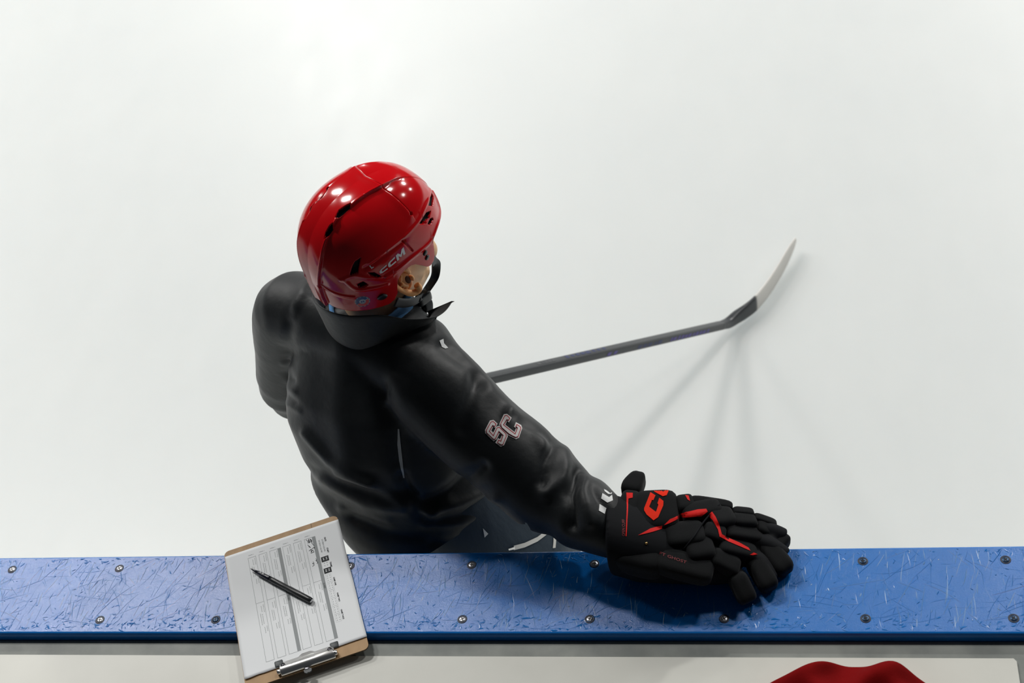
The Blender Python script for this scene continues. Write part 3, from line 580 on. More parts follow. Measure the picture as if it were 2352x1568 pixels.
def helm_disp(B_):
    P = fold(B_); d = np.zeros(len(P))
    # ridge: the side shell stands proud of the centre band along the ridge line
    best = np.full(len(P), 1e9); side = np.zeros(len(P))
    for a, b_ in zip(RIDGE[:-1], RIDGE[1:]):
        dist, t, Q = seg_dist(P, a, b_); nrm = Q / np.array([HA, HB, HCU]) ** 2
        sgn = np.einsum('ij,ij->i', np.cross(np.broadcast_to(b_ - a, P.shape), P - Q), nrm)
        up_ = dist < best; best[up_] = dist[up_]; side[up_] = np.sign(sgn[up_])
    outer = side > 0
    step = np.clip(.5 + np.where(outer, best, -best) / .0040, 0, 1); step = step * step * (3 - 2 * step)
    fade = np.clip((.085 - P[:, 0]) / .060, .12, 1)
    d += fade * (.0055 * step * np.exp(-np.where(outer, best, 0) / .030) - .0012 * (1 - step) * np.exp(-best / .012))
    d += .0010 * fade * np.exp(-(best / .0022) ** 2)
    bs = np.full(len(P), 1e9); ss = np.zeros(len(P))
    for a, b_ in zip(SEAM[:-1], SEAM[1:]):
        dist, t, Q = seg_dist(P, a, b_); nrm = Q / np.array([HA, HB, HCU]) ** 2
        sgn = np.einsum('ij,ij->i', np.cross(np.broadcast_to(b_ - a, P.shape), P - Q), nrm)
        up_ = dist < bs; bs[up_] = dist[up_]; ss[up_] = np.sign(sgn[up_])
    d -= .0016 * np.exp(-(bs / .0011) ** 2) - .0014 * np.exp(-(np.where(ss > 0, bs, 9) / .010) ** 2)
    dl = line_dist(P, hd['lip']); d += .0028 * np.exp(-(dl / .0042) ** 2)
    d += .0014 * np.exp(-(line_dist(P, hd['chan1']) / .0030) ** 2)
    d -= .0016 * np.exp(-(line_dist(P, hd['chan2']) / .0045) ** 2)
    d -= .0030 * np.exp(-(line_dist(P, hd['slot']) / .0014) ** 2)
    for k in ('low1', 'low2', 'low3'): d += .0016 * np.exp(-(line_dist(P, hd[k]) / .0035) ** 2)
    vid = np.full(len(P), -1); dep = np.zeros(len(P))
    for i in range(1, 9):
        sd = poly_sd(P, hd['v%d' % i]); s = np.clip(.5 + sd / .0016, 0, 1)
        new = s > dep; dep = np.maximum(dep, s); vid[new & (s > .08)] = i
    hd_ = np.linalg.norm(P - hd['hole'][0], axis=1); s = np.clip(.5 + (.0028 - hd_) / .0012, 0, 1); dep = np.maximum(dep, s); vid[(s > .5)] = 9
    return d - .0075 * dep, vid, dep
def helm_point(L_):
    """put local points (n x 3) on the finished shell surface"""
    D_ = np.array(L_, float); D_ /= np.linalg.norm(D_, axis=1)[:, None]; B_ = helm_base(D_)
    dd, _, _ = helm_disp(B_); nr = B_ / np.array([HA, HB, HCU]) ** 2; nr /= np.linalg.norm(nr, axis=1)[:, None]
    return B_ + nr * np.maximum(dd, -.001)[:, None], nr
NA, NE = 900, 250
az = np.linspace(-math.pi, math.pi, NA, endpoint=False)
re = rim_el(az)
D_ = []
for j in range(NE + 1):
    t = j / NE
    el = math.radians(89.6) * (1 - t) + re * t
    D_.append(np.stack([np.cos(el) * np.cos(az), np.cos(el) * np.sin(az), np.sin(el)], 1))
D_ = np.concatenate(D_); B_ = helm_base(D_)
dd, vid, dep = helm_disp(B_)
nr = B_ / np.array([HA, HB, HCU]) ** 2; nr[:, 2] *= np.where(B_[:, 2] < 0, (HCU / HCL) ** 2, 1); nr /= np.linalg.norm(nr, axis=1)[:, None]
P = B_ + nr * dd[:, None]
# rolled rim and inner wall
rim0 = P[NE * NA:]; rimn = nr[NE * NA:]
inner = [rim0 - rimn * .003 - np.array([0, 0, .0015]), rim0 - rimn * .006, rim0 - rimn * .006 + np.array([0, 0, .02]) - rimn * .003]
P = np.concatenate([P] + inner)
vid = np.concatenate([vid, np.full(3 * NA, -1)])
faces = []; vfaces = {}
side_id = np.concatenate([np.sign(B_[:, 1]), np.zeros(3 * NA)])
for j in range(NE + 3):
    for i in range(NA):
        i2 = (i + 1) % NA
        q = (j * NA + i, (j + 1) * NA + i, (j + 1) * NA + i2, j * NA + i2)
        vv = [vid[k] for k in q]
        if min(vv) > 0: vfaces.setdefault((int(vv[0]), side_id[q[0]] > 0), []).append(q)
        else: faces.append(q)
faces.append(tuple(range(NA)))
helmet = tag(empty('helmet', (0, 0, 0), None, None)); helmet.parent = person
PW = [HM @ V(p) for p in P]
shell = obj('helmet_shell', PW, faces, M['helmet_red'], helmet)
for (i, s), fl in vfaces.items():
    used = sorted({k for q in fl for k in q}); mp_ = {k: n_ for n_, k in enumerate(used)}
    o = obj('vent' if i < 9 else 'screw_hole', [PW[k] for k in used], [tuple(mp_[k] for k in q) for q in fl], M['helmet_black'], helmet)
# liner foam
D2 = []
for j in range(25):
    t = j / 24; el = math.radians(89) * (1 - t) + (re[::6] + .07) * t; a2 = az[::6]
    D2.append(np.stack([np.cos(el) * np.cos(a2), np.cos(el) * np.sin(a2), np.sin(el)], 1))
D2 = np.concatenate(D2); Q = helm_base(D2) * .905; n6 = len(az[::6])
lf = [(j * n6 + i, (j + 1) * n6 + i, (j + 1) * n6 + (i + 1) % n6, j * n6 + (i + 1) % n6) for j in range(24) for i in range(n6)]
obj('foam_liner', [HM @ V(p) for p in Q], lf, M['helmet_black'], helmet)
def helm_disc(name, c, r, h, mat, n=20, dome=.4):
    p, nn = helm_point([c]); p = p[0]; nn = V(nn[0]); x = nn.orthogonal().normalized(); y = nn.cross(x)
    vs, fs = ellipsoid(HM @ V(p), (r, r, h), (HM.to_3x3() @ x, HM.to_3x3() @ y, HM.to_3x3() @ nn), n, 10, 2.6)
    return obj(name, vs, fs, mat, helmet)
mir = lambda p: np.array([p[0], -p[1], p[2]])
for k, r in (('snap1', .0050), ('snap2', .0050), ('snap3', .0085)):
    for s in (0, 1): helm_disc('snap', mir(hd[k][0]) if s else hd[k][0], r, .0025, M['black_plastic'])
# lettering on the helmet side
def glyph_quad(glyphs, quad, n_sub=1):
    """glyph polygons in unit text space mapped into a quad (bl, br, tl, tr) on the shell"""
    bl, br, tl, tr = quad; outs = []
    for g in glyphs:
        outs.append([(bl * (1 - u) + br * u) * (1 - v_) + (tl * (1 - u) + tr * u) * v_ for u, v_ in g])
    return outs
gC = [(1, 1), (.26, 1), (.06, .88), (0, .70), (0, .30), (.06, .12), (.26, 0), (1, 0), (.94, .27), (.38, .27), (.29, .36), (.29, .64), (.38, .73), (.94, .73)]
gM = [(0, 0), (0, 1), (.30, 1), (.58, .50), (.86, 1), (1.16, 1), (1.16, 0), (.88, 0), (.88, .55), (.64, .12), (.52, .12), (.28, .55), (.28, 0)]
def layout(gl, gaps):
    x = 0; o = []
    for g, w in gl: o.append([(a + x, b_) for a, b_ in g]); x += w
    return [[(a / (x - .12), b_) for a, b_ in g] for g in o]
ccm = layout([(gC, 1.12), (gC, 1.12), (gM, 1.28)], .12)
def helm_decal(name, outlines, mat, off=.0004, cell=.004):
    bm = bmesh.new()
    flat_fill(bm, outlines)
    es = [e for e in bm.edges if e.calc_length() > cell]; bmesh.ops.subdivide_edges(bm, edges=es, cuts=2); bmesh.ops.triangulate(bm, faces=bm.faces[:])
    L_ = np.array([v_.co[:] for v_ in bm.verts]); p, nn = helm_point(L_); p = p + nn * off
    for v_, q in zip(bm.verts, p): v_.co = HM @ V(q)
    bmesh.ops.recalc_face_normals(bm, faces=bm.faces[:])
    return bm_obj(name, bm, mat, helmet)
q4 = hd['ccm']
tag(helm_decal('letters', glyph_quad(ccm, q4), M['helmet_print']), 'white slanted CCM lettering')
helm_decal('letters', glyph_quad(ccm, [mir(q4[1]), mir(q4[0]), mir(q4[3]), mir(q4[2])]), M['helmet_print'])
lx = (q4[1] - q4[0]); lx /= np.linalg.norm(lx); lc = hd['lmark'][0]; ly = np.cross(lc / np.linalg.norm(lc), lx); ly /= np.linalg.norm(ly)
if ly[2] < 0: ly = -ly
Ls = [(0, 1), (0, 0), (.7, 0), (.7, .25), (.28, .25), (.28, 1)]
helm_decal('size_mark', [[lc + lx * (a - .4) * .007 + ly * (b_ - .5) * .007 for a, b_ in Ls]], M['helmet_print'])
# round sticker
sc_ = hd['sticker'][0]; sn = sc_ / np.linalg.norm(sc_); sx = np.cross([0, 0, 1.0], sn); sx /= np.linalg.norm(sx); sy = np.cross(sn, sx)
def ring(r0, r1, a0, a1, n=20):
    A = np.linspace(math.radians(a0), math.radians(a1), n)
    o = [sc_ + sx * r1 * math.cos(a) + sy * r1 * math.sin(a) for a in A]
    return o + [sc_ + sx * r0 * math.cos(a) + sy * r0 * math.sin(a) for a in A[::-1]] if r0 > 0 else o[:-1]
stk = helm_decal('round_sticker', [ring(0, .0125, 0, 360, 40)], M['sticker_grey'], .0003)
helm_decal('sticker_band', [ring(.0055, .0108, -20, 150)], M['sticker_blue'], .0006)
helm_decal('sticker_band', [ring(.0055, .0108, 165, 335)], M['sticker_red'], .0006)
for a0 in range(0, 360, 30): helm_decal('sticker_print', [ring(.0113, .0122, a0, a0 + 17, 6)], M['sticker_blue'], .0006)
for dx in (-.0018, .0014): helm_decal('sticker_print', [[sc_ + sx * (dx + a) + sy * b_ for a, b_ in ((-.001, -.002), (.001, -.002), (.0012, .002), (-.0008, .002))]], M['sticker_blue'], .0007)
# chin strap
hv = lambda *p: np.array(hl(*p))
SIDE = [HR * .9 + UP * .2, HR * .75 - HF * .5, HR * .5 - HF * .8, HR * .3 + HF * .8 + UP * .2, HR * .3 + HF * .3 + UP * .6, UP * .8 + HF * .5, UP * .8 + HF * .6, UP * .8 + HF * .6]
strapR = [hl(.058, .083, -.046), hl(.072, .066, -.078), hl(.084, .048, -.106), hl(.083, .034, -.146), hl(.057, .034, -.164), hl(.043, .044, -.158)]
strapR2 = [hl(.044, .044, -.158), hl(.018, .062, -.136), hl(-.012, .078, -.106), hl(-.036, .0925, -.074)]
M3 = lambda a: [V(x) for x in a]
sR = [(HF * .8 - HR * .3 + UP * .2), (HF * .8 - HR * .3 + UP * .2), (HF * .7 + HR * .6), (HR * .9 + HF * .2), (HR * .9 - HF * .2), (HR * .6 + UP * .5 - HF * .3)]
ribbon('chin_strap', strapR, .016, .0024, [np.array(x) for x in sR], M['webbing'], helmet)
ribbon('chin_strap', strapR2, .017, .0026, (UP * .75 + HF * .65), M['webbing'], helmet)
mirh = lambda p: (lambda q: hl(q.x, -q.y, q.z))(HM.inverted() @ V(p))
ribbon('chin_strap', [mirh(p) for p in strapR], .016, .0024, [np.array((x - 2 * x.dot(HR) * HR)) for x in sR], M['webbing'], helmet)
ribbon('chin_strap', [mirh(p) for p in strapR2], .017, .0026, (UP * .75 + HF * .65), M['webbing'], helmet)
vs, fs = ellipsoid(hl(.046, .043, -.163), (.015, .008, .013), HAX, 20, 12, 5); obj('buckle', vs, fs, M['black_plastic'], helmet)
ribbon('strap_tail', [hl(.046, .046, -.160), hl(.050, .050, -.176), hl(.046, .052, -.192)], .016, .0024, HF, M['webbing'], helmet)
vs, fs = ellipsoid(hl(.047, .046, -.186), (.011, .005, .008), HAX, 16, 10, 5); obj('strap_keeper', vs, fs, M['black_plastic'], helmet)
vs, fs = tube([hl(.030, .050, -.150), hl(.036, .052, -.147)], [.006, .005], n=12); obj('buckle_button', vs, fs, M['black_plastic'], helmet)

# ---------------- jacket
st = []
TORSO = [(.86, -.1893, .19, .1278, .12, 2.4), (.90, -.1942, .19, .1398, .13, 2.4), (.95, -.2133, .185, .1583, .150, 2.4), (.985, -.2080, .180, .168, .158, 2.4), (1.015, -.2200, .185, .179, .150, 2.4), (1.045, -.2400, .198, .193, .138, 2.4), (1.075, -.2407, .205, .187, .128, 2.4),
         (1.12, -.2498, .215, .1835, .135, 2.4), (1.20, -.262, .24, .1800, .138, 2.4), (1.27, -.255, .262, .172, .128, 2.4), (1.325, -.248, .278, .145, .105, 2.3), (1.365, -.238, .283, .100, .088, 2.2), (1.395, -.232, .285, .085, .080, 2.0)]
sh = [loft([(V((x, y, z)), RT, FW, hw, hd_, p) for z, x, y, hw, hd_, p in TORSO], 48)]
sh.append(tube([SHL + V((.0, .0, .0)), (-.345, .33, 1.350), (-.25, .283, 1.345), (-.16, .230, 1.325), SHR], [.072, .080, .086, .084, .078], n=24))
sh.append(tube(ARM_R, [(.080, .082), (.084, .084), (.080, .080), (.078, .079), (.077, .077), (.069, .070), (.058, .062), (.064, .065), (.058, .059), (.045, .046), (.036, .036)], n=24, per=4))
sh.append(tube(ARM_L, [.072, .074, .064, .064, .060, .050], n=24, per=4))
co, polys = union(sh, .0055, 10, .5)
nrm = vnormals(co, polys)
AX = np.array(DATA['ax'])
vis = (nrm @ AX[2])
ab = np.stack([co @ AX[0], co @ AX[1]], 1)
for line, amp, wid in DATA['folds']:
    d = line_dist(ab, line)
    co = co + nrm * (amp * .0016 * np.exp(-(d / (wid * .001)) ** 2) * np.clip(vis + .25, 0, 1))[:, None]
jacket = obj('jacket', co, polys, M['black_fabric'], person)
# hem: cut open along a slanting line, higher at the right hip
hA = V((-.020, .12, 1.060)); hB = V((-.152, .03, 1.034)); hC = hA + FW * .25 - UP * .055
hn = (hB - hA).cross(hC - hA).normalized()
if hn.z < 0: hn = -hn
bm = bmesh.new(); bm.from_mesh(jacket.data)
cf = [f for f in bm.faces if all(v_.co.x < .045 and v_.co.y < (.47 if v_.co.x > -.39 else .36) and (v_.co - V((-.2, .19, 0))).dot(V((.447, .894, 0))) < .07 for v_ in f.verts)]
bmesh.ops.bisect_plane(bm, geom=cf + list({e for f in cf for e in f.edges}) + list({v_ for f in cf for v_ in f.verts}), plane_co=hA, plane_no=hn, clear_inner=True)
bm.to_mesh(jacket.data); bm.free()
sub = jacket.modifiers.new('smooth', 'SMOOTH'); sub.iterations = 1; sub.factor = .3
bvh_j = make_bvh(jacket)
VIEW = -V(DATA['ax'][2])
e1 = decal('sleeve_letters', [DATA['S_out'], DATA['C_out']], bvh_j, VIEW, .0012, M['patch_white'], jacket)
tag(e1, 'white SC block letters with a red inline on the upper sleeve')
for k in ('S', 'C'):
    decal('letter_inline', [DATA[k + '_red']], bvh_j, VIEW, .0022, M['patch_red'], jacket)
    decal('letter_fill', [DATA[k + '_in']], bvh_j, VIEW, .0032, M['patch_white'], jacket)
decal('cuff_print', DATA['cuffprint'], bvh_j, VIEW, .0012, M['white_print'], jacket)
decal('chest_mark', [DATA['chestmark']], bvh_j, VIEW, .0012, M['white_print'], jacket)
pp = [V(p) for p in DATA['piping']]; w_ = V(DATA['ax'][0]) * .0030
decal('reflective_piping', [[p - w_ * k for p, k in zip(pp, (.4, 1, 1, .4))] + [p + w_ * k for p, k in zip(pp[::-1], (.4, 1, 1, .4))]], bvh_j, VIEW, .0012, M['reflective'], jacket)

# stand-up collar: strip around the neck, open at the front right
NC = V((-.228, .283, 1.372))
cpts = []
for a, rb, rt_, h in [(-62, .088, .100, .055), (-90, .088, .100, .070), (-125, .086, .096, .088), (-160, .084, .092, .104), (-200, .084, .094, .106), (-235, .088, .100, .098), (-258, .096, .114, .070), (-280, .104, .142, .046), (-296, .106, .154, .042)]:
    d = FW * math.cos(math.radians(a)) + RT * (-math.sin(math.radians(a)) * -1)
    cpts.append((a, rb, rt_, h))
vs = []; fs = []; n = 0
C2 = catmull(cpts, 6)
for a, rb, rt_, h in C2:
    d = FW * math.cos(math.radians(a)) + RT * math.sin(math.radians(a))
    for r_, z in ((rb, -.02), (rb + .003, h * .5), (rt_, h), (rt_ - .006, h + .001), (rb - .006, h * .5), (rb - .009, -.02)):
        vs.append(NC + d * r_ + UP * z)
m = len(C2)
for j in range(m - 1):
    for i in range(6):
        i2 = (i + 1) % 6; fs.append((j * 6 + i, j * 6 + i2, (j + 1) * 6 + i2, (j + 1) * 6 + i))
fs.append(tuple(range(6))); fs.append(tuple(reversed(range((m - 1) * 6, m * 6))))
collar = obj('collar', vs, fs, M['black_fabric'], jacket)
sd = collar.modifiers.new('sub', 'SUBSURF'); sd.levels = 1; sd.render_levels = 2
# blue shirt collar
st = [(NC + UP * -.02, RT, FW, .076, .076, 2), (NC + UP * .035, RT, FW, .072, .074, 2), (NC + UP * .060, RT, FW, .070, .072, 2), (NC + UP * .058, RT, FW, .064, .066, 2), (NC + UP * -.02, RT, FW, .060, .060, 2)]
vs, fs = loft(st, 36, cap=False); obj('shirt_collar', vs, fs, M['shirt_blue'], person)

# ---------------- trousers
sh = [loft([(V((-.110, .19, .64)), RT, FW, .10, .07, 2.4), (V((-.108, .19, .71)), RT, FW, .155, .115, 2.5), (V((-.105, .19, .80)), RT, FW, .178, .136, 2.5), (V((-.115, .188, .90)), RT, FW, .175, .132, 2.5), (V((-.150, .183, 1.0)), RT, FW, .148, .115, 2.4), (V((-.195, .188, 1.09)), RT, FW, .135, .110, 2.4)], 40)]
for s in (-1, 1):
    hip, knee, ank = LEG[s]
    sh.append(tube([hip + UP * .02, hip.lerp(knee, .5), knee, knee.lerp(ank, .5), ank + UP * .03], [.110, .106, .092, .088, .080], n=24))
co, polys = union(sh, .007, 8, .5)
pants = obj('trousers', co, polys, M['navy_fabric'], person)
bvh_p = make_bvh(pants)
zp = [V(p) for p in DATA['zip']]; wv_ = V(DATA['ax'][1]) * .0042
tag(decal('pocket_zip', [[p + wv_ for p in zp] + [p - wv_ for p in zp[::-1]]], bvh_p, VIEW, .002, M['zip_white'], pants), 'white zip across the hip pocket')
z0 = zp[0]; decal('zip_pull', [[z0 + wv_ * .5 + CR * .002, z0 - wv_ * .5 + CR * .002, z0 - wv_ * .9 - CR * .009, z0 - wv_ * .2 - CR * .010]], bvh_p, VIEW, .004, M['steel'], pants)
ps = [V(p) for p in DATA['pstripe']]; wr = V(DATA['ax'][0]) * .0026
decal('side_stripe', [[p + wr for p in ps] + [p - wr for p in ps[::-1]]], bvh_p, VIEW, .002, M['zip_white'], pants)
decal('pocket_print', [DATA['ptri']], bvh_p, VIEW, .002, M['zip_white'], pants)

# ---------------- skates (hidden behind the boards from here)
for s in (-1, 1):
    hip, knee, ank = LEG[s]
    base = V((ank.x, ank.y, 0))
    sk = empty('skate', (0, 0, 0), None, None); sk.parent = person
    co, polys = union([tube([base + UP * .21, base + UP * .13, base + UP * .10 + FW * .01], [.055, .05, .05], ref=RT), tube([base + UP * .098 - FW * .05, base + UP * .095 + FW * .06, base + UP * .088 + FW * .17, base + UP * .085 + FW * .20], [.036, .042, .04, .025], ref=RT)], .006, 5)
    obj('boot', co, polys, M['black_plastic'], sk)
    bm = bmesh.new(); box(bm, (-.012, -.08, .018), (.012, .19, .055), .004); bmesh.ops.transform(bm, matrix=Matrix.Translation(base) @ Matrix(((RT.x, FW.x, 0, 0), (RT.y, FW.y, 0, 0), (0, 0, 1, 0), (0, 0, 0, 1))), verts=bm.verts)
    bm_obj('blade_holder', bm, M['white_print'], sk, False)
    bm = bmesh.new(); box(bm, (-.0016, -.10, 0), (.0016, .21, .022)); bmesh.ops.transform(bm, matrix=Matrix.Translation(base) @ Matrix(((RT.x, FW.x, 0, 0), (RT.y, FW.y, 0, 0), (0, 0, 1, 0), (0, 0, 0, 1))), verts=bm.verts)
    bm_obj('blade', bm, M['steel'], sk, False)

# ---------------- right glove on the rail
glove = empty('glove', (0, 0, 0), None, None); glove.parent = person
YA = V((0, 1, 0))
sh = [loft([(V((.186, -.026, 1.150)), YA, UP, .066, .060, 2.4), (V((.23, -.030, 1.134)), YA, UP, .067, .060, 2.4), (V((.30, -.036, 1.120)), YA, UP, .060, .048, 2.4),
            (V((.36, -.040, 1.110)), YA, UP, .054, .038, 2.4), (V((.388, -.040, 1.105)), YA, UP, .048, .032, 2.4)], 32)]
fing = [[(.37, .004, 1.125), (.42, .010, 1.112), (.452, .010, 1.102), (.474, .006, 1.094)], [(.37, -.022, 1.122), (.425, -.014, 1.108), (.455, -.022, 1.100), (.474, -.032, 1.092)],
        [(.36, -.050, 1.115), (.42, -.046, 1.104), (.438, -.062, 1.098), (.450, -.080, 1.090)], [(.35, -.072, 1.108), (.392, -.078, 1.100), (.405, -.098, 1.094), (.413, -.118, 1.089)]]
for f_ in fing: sh.append(tube(f_, [.0165, .016, .015, .013], n=14, per=3))
sh.append(tube([(.24, .02, 1.135), (.32, .030, 1.138), (.37, .031, 1.130), (.39, .029, 1.126)], [.02, .015, .014, .010], n=14, per=3))
co, polys = union(sh, .0035, 6, .5)
gbase = obj('glove_body', co, polys, M['glove_dark'], glove)
pads = [gbase]
for nm, A, B, w, t in DATA['pads']:
    A = V(A); B = V(B); x = (B - A); L_ = x.length; x.normalize()
    y = (V((0, 0, 1)).cross(x)).normalized(); z = x.cross(y)
    z = (z + V((0, -.10, 0))).normalized(); y = z.cross(x).normalized(); z = x.cross(y)
    vs, fs = ellipsoid((A + B) / 2, (w / 2 * 1.07, t / 2, L_ / 2 * 1.07), (y, z, x), 32, 20, 4.6)
    if L_ < .036 and nm == 'thumb_pad' or (nm == 'thumb_pad' and A.x < .25):
        mid_ = (A + B) / 2
        for q in vs:
            t_ = (q - mid_).dot(x) / L_; k_ = 1 - .55 * max(0, t_ + .1); d_ = (q - mid_); q -= y * (d_.dot(y) * (1 - k_)) - y * (-.006 * max(0, t_))
    pads.append(obj(nm, vs, fs, M['glove_fabric'], glove))
bvh_g = make_bvh(*pads)
for k, pl in DATA['stripes'].items(): decal('red_stripe', [pl], bvh_g, VIEW, .0012, M['glove_red'], glove, cell=.005, back=.15)
tag(decal('letters', [DATA['gC'], DATA['gC2']], bvh_g, VIEW, .0014, M['glove_orange'], glove, cell=.0022, back=.15, snap=.007), 'orange-red lettering on the cuff')
def glove_text(name, a, b_, body, hgt, mat):
    a = V(a); b_ = V(b_); x = (b_ - a); ln = x.length; x.normalize(); z = -VIEW; y = z.cross(x).normalized(); z = x.cross(y)
    o = text_obj(name, body, hgt, mat, glove, Matrix.Identity(4))
    w = max(v_.co.x for v_ in o.data.vertices)
    for v_ in o.data.vertices:
        p = a + x * (v_.co.x / w * ln) + y * v_.co.y
        h, n_, i_, d_ = bvh_g.ray_cast(p - VIEW * .15, VIEW)
        v_.co = (h - VIEW * .0012) if h is not None else p
    return o
glove_text('cuff_text', DATA['gtxt'][0], DATA['gtxt'][1], 'OPEN CUFF', .007, M['glove_print'])
glove_text('side_text', DATA['gtxt2'][0], DATA['gtxt2'][1], 'FT GHOST', .006, M['glove_print'])
g_ = V(DATA['grivet'][0]); h, n_, i_, d_ = bvh_g.ray_cast(g_ - VIEW * .15, VIEW)
if h is not None:
    vs, fs = ellipsoid(h, (.0028, .0022, .0028), n=14, m=8); obj('rivet', vs, fs, M['brass'], glove)
sp = [V(p) for p in DATA['seam']]; sps = []
for p in sp:
    h, n_, i_, d_ = bvh_g.ray_cast(p - VIEW * .15, VIEW); sps.append((h if h is not None else p) - VIEW * .001)
vs, fs = tube(sps, [.0016] * len(sps), n=8, per=4); obj('piping', vs, fs, M['glove_dark'], glove)

# left glove around the stick (hidden behind the body from here)
HEEL = V((.309, 1.639, .020)); SD = V((-.497, -.892, .72)).normalized()
GR = HEEL + SD * 1.47
glove2 = empty('glove', (0, 0, 0), None, None); glove2.parent = person
sy_ = SD.cross(UP).normalized(); sz_ = sy_.cross(SD)
co, polys = union([tube([V((-.36, .57, .91)), V((-.32, .592, .880)), GR - FW * .045 + UP * .012], [.052, .056, .044], n=20), ellipsoid(GR - FW * .028, (.05, .032, .045), (SD, FW, sz_))], .004, 5)
obj('glove_body', co, polys, M['glove_dark'], glove2)
for k in range(4):
    c0 = GR + SD * (.027 * (1.5 - k))
    vs, fs = tube([c0 - FW * .035 + sz_ * .022, c0 + FW * .012 + sz_ * .036, c0 + FW * .040 + sz_ * .004, c0 + FW * .012 - sz_ * .032], [.0145, .0145, .014, .012], n=14, per=4)
    obj('finger_pad', vs, fs, M['glove_fabric'], glove2)
vs, fs = tube([GR - FW * .03 + SD * .05 - sz_ * .01, GR + FW * .005 + SD * .055 - sz_ * .03, GR + FW * .03 + SD * .035 - sz_ * .022], [.016, .015, .012], n=14, per=4); obj('thumb_pad', vs, fs, M['glove_fabric'], glove2)
vs, fs = ellipsoid(V((-.345, .575, .935)), (.05, .03, .035), n=24, m=14, p=3); obj('cuff_pad', vs, fs, M['glove_fabric'], glove2)

# ================================================================ HOCKEY STICK
M['carbon'] = new_mat('carbon_shaft', (.028, .032, .036), .38, spec=.5); add_noise_bump(M['carbon'], 200, .1, .0006)
M['stick_purple'] = new_mat('stick_purple', (.075, .055, .26), .5)
M['stick_blue'] = new_mat('stick_blue', (.02, .03, .10), .5)
M['carbon_light'] = new_mat('carbon_light', (.06, .065, .07), .5)
M['blade_tape'] = new_mat('blade_tape', (.66, .645, .615), .75)
stick = empty('hockey_stick', HEEL, 'black hockey stick with purple print and white taped blade, held low over the ice', 'hockey stick')
bx = SD; bw = V((SD.y, -SD.x, 0)).normalized(); bn = bw.cross(bx).normalized()
if bn.z < 0: bn = -bn
SHW, SHT = .0148, .0105
def to_local(o): o.data.transform(Matrix.Translation(-HEEL)); o.parent = stick; return o
S0 = HEEL + SD * .10
vs, fs = loft([(S0 + SD * t, bw, bn, SHW * k, SHT * k, 5) for t, k in ((-.005, .99), (.0, 1), (1.40, 1), (1.402, .97))], 24)
to_local(obj('shaft', vs, fs, M['carbon']))
vs, fs = loft([(S0 + SD * t, bw, bn, .0165, .0125, 4) for t in (1.385, 1.41)], 20); to_local(obj('butt_end', vs, fs, M['blade_tape']))
# blade: thin curved plate, heel to toe; its height follows the lie of the shaft
toe_dir = V((.19, .323, .05)).normalized()
TOE = V((.496, 1.955, .058))
def blade_st(path, ups, hs, ts):
    out = []
    for i, c in enumerate(path):
        t = (V(path[min(i + 1, len(path) - 1)]) - V(path[max(i - 1, 0)])).normalized()
        u_ = V(ups[i]); u_ = (u_ - u_.dot(t) * t).normalized(); s_ = t.cross(u_)
        out.append((V(c), u_, s_, hs[i], ts[i], 3.5))
    return out
path = [S0 + SD * .04, S0, HEEL + SD * .050 + V((0, .003, 0))] + [HEEL + V(p) for p in ((.0030, -.0010, .020), (.0338, .0300, .016), (.0609, .0620, .015), (.090, .110, .015), (.122, .175, .015), (.152, .245, .018), (.176, .305, .022), (.187, .335, .024))]
ups = [bn, bn, bn, bn * .5 + UP * .6, UP, UP, UP, UP, UP, UP, UP]
hs = [SHT * .98, SHT * .98, .0150, .0210, .0265, .030, .031, .031, .029, .021, .010]; ts = [SHW * .98, SHW * .98, .0145, .0130, .0085, .0060, .005, .0045, .004, .0035, .003]
q = catmull([list(a) + list(b_) + [c, d] for a, b_, c, d in zip(path, ups, hs, ts)], 6)
cut = next(i for i, x in enumerate(q) if (V(x[:3]) - HEEL).dot(V((.68, .73, 0))) > .083)
for nm, part, mt in (('blade_heel', q[:cut + 1], M['carbon']), ('blade_tape', q[cut:], M['blade_tape'])):
    vs, fs = loft(blade_st([V(x[:3]) for x in part], [V(x[3:6]) for x in part], [x[6] for x in part], [x[7] for x in part]), 20)
    to_local(obj(nm, vs, fs, mt))
# print on the shaft faces
def shaft_bars(name, s0, s1, face, n_, mat, hgt, seed):
    r_ = random.Random(seed); nn = bn if face == 'top' else (bw if bw.y < 0 else -bw); half = SHT if face == 'top' else SHW; y = nn.cross(SD).normalized(); bm = bmesh.new()
    for i in range(n_):
        a = s0 + (s1 - s0) * i / n_; w = (s1 - s0) / n_ * r_.uniform(.45, .8); h = hgt * r_.uniform(.7, 1)
        p = [S0 + SD * (a + dx) + y * dy + nn * (half + .0006) for dx, dy in ((0, -h), (w, -h), (w + .006, h), (.006, h))]
        bm.faces.new([bm.verts.new(q) for q in p])
    bmesh.ops.recalc_face_normals(bm, faces=bm.faces[:]); to_local(bm_obj(name, bm, mat, None, False))
shaft_bars('shaft_print', .10, .34, 'side', 11, M['stick_purple'], .0062, 1)
shaft_bars('shaft_print', .38, .52, 'side', 5, M['stick_blue'], .0055, 2)
shaft_bars('shaft_print', .62, .68, 'side', 2, M['stick_purple'], .0050, 3)
shaft_bars('shaft_print', .66, .86, 'top', 8, M['stick_blue'], .0080, 4)
shaft_bars('shaft_print', .90, .98, 'top', 5, M['carbon_light'], .0080, 5)

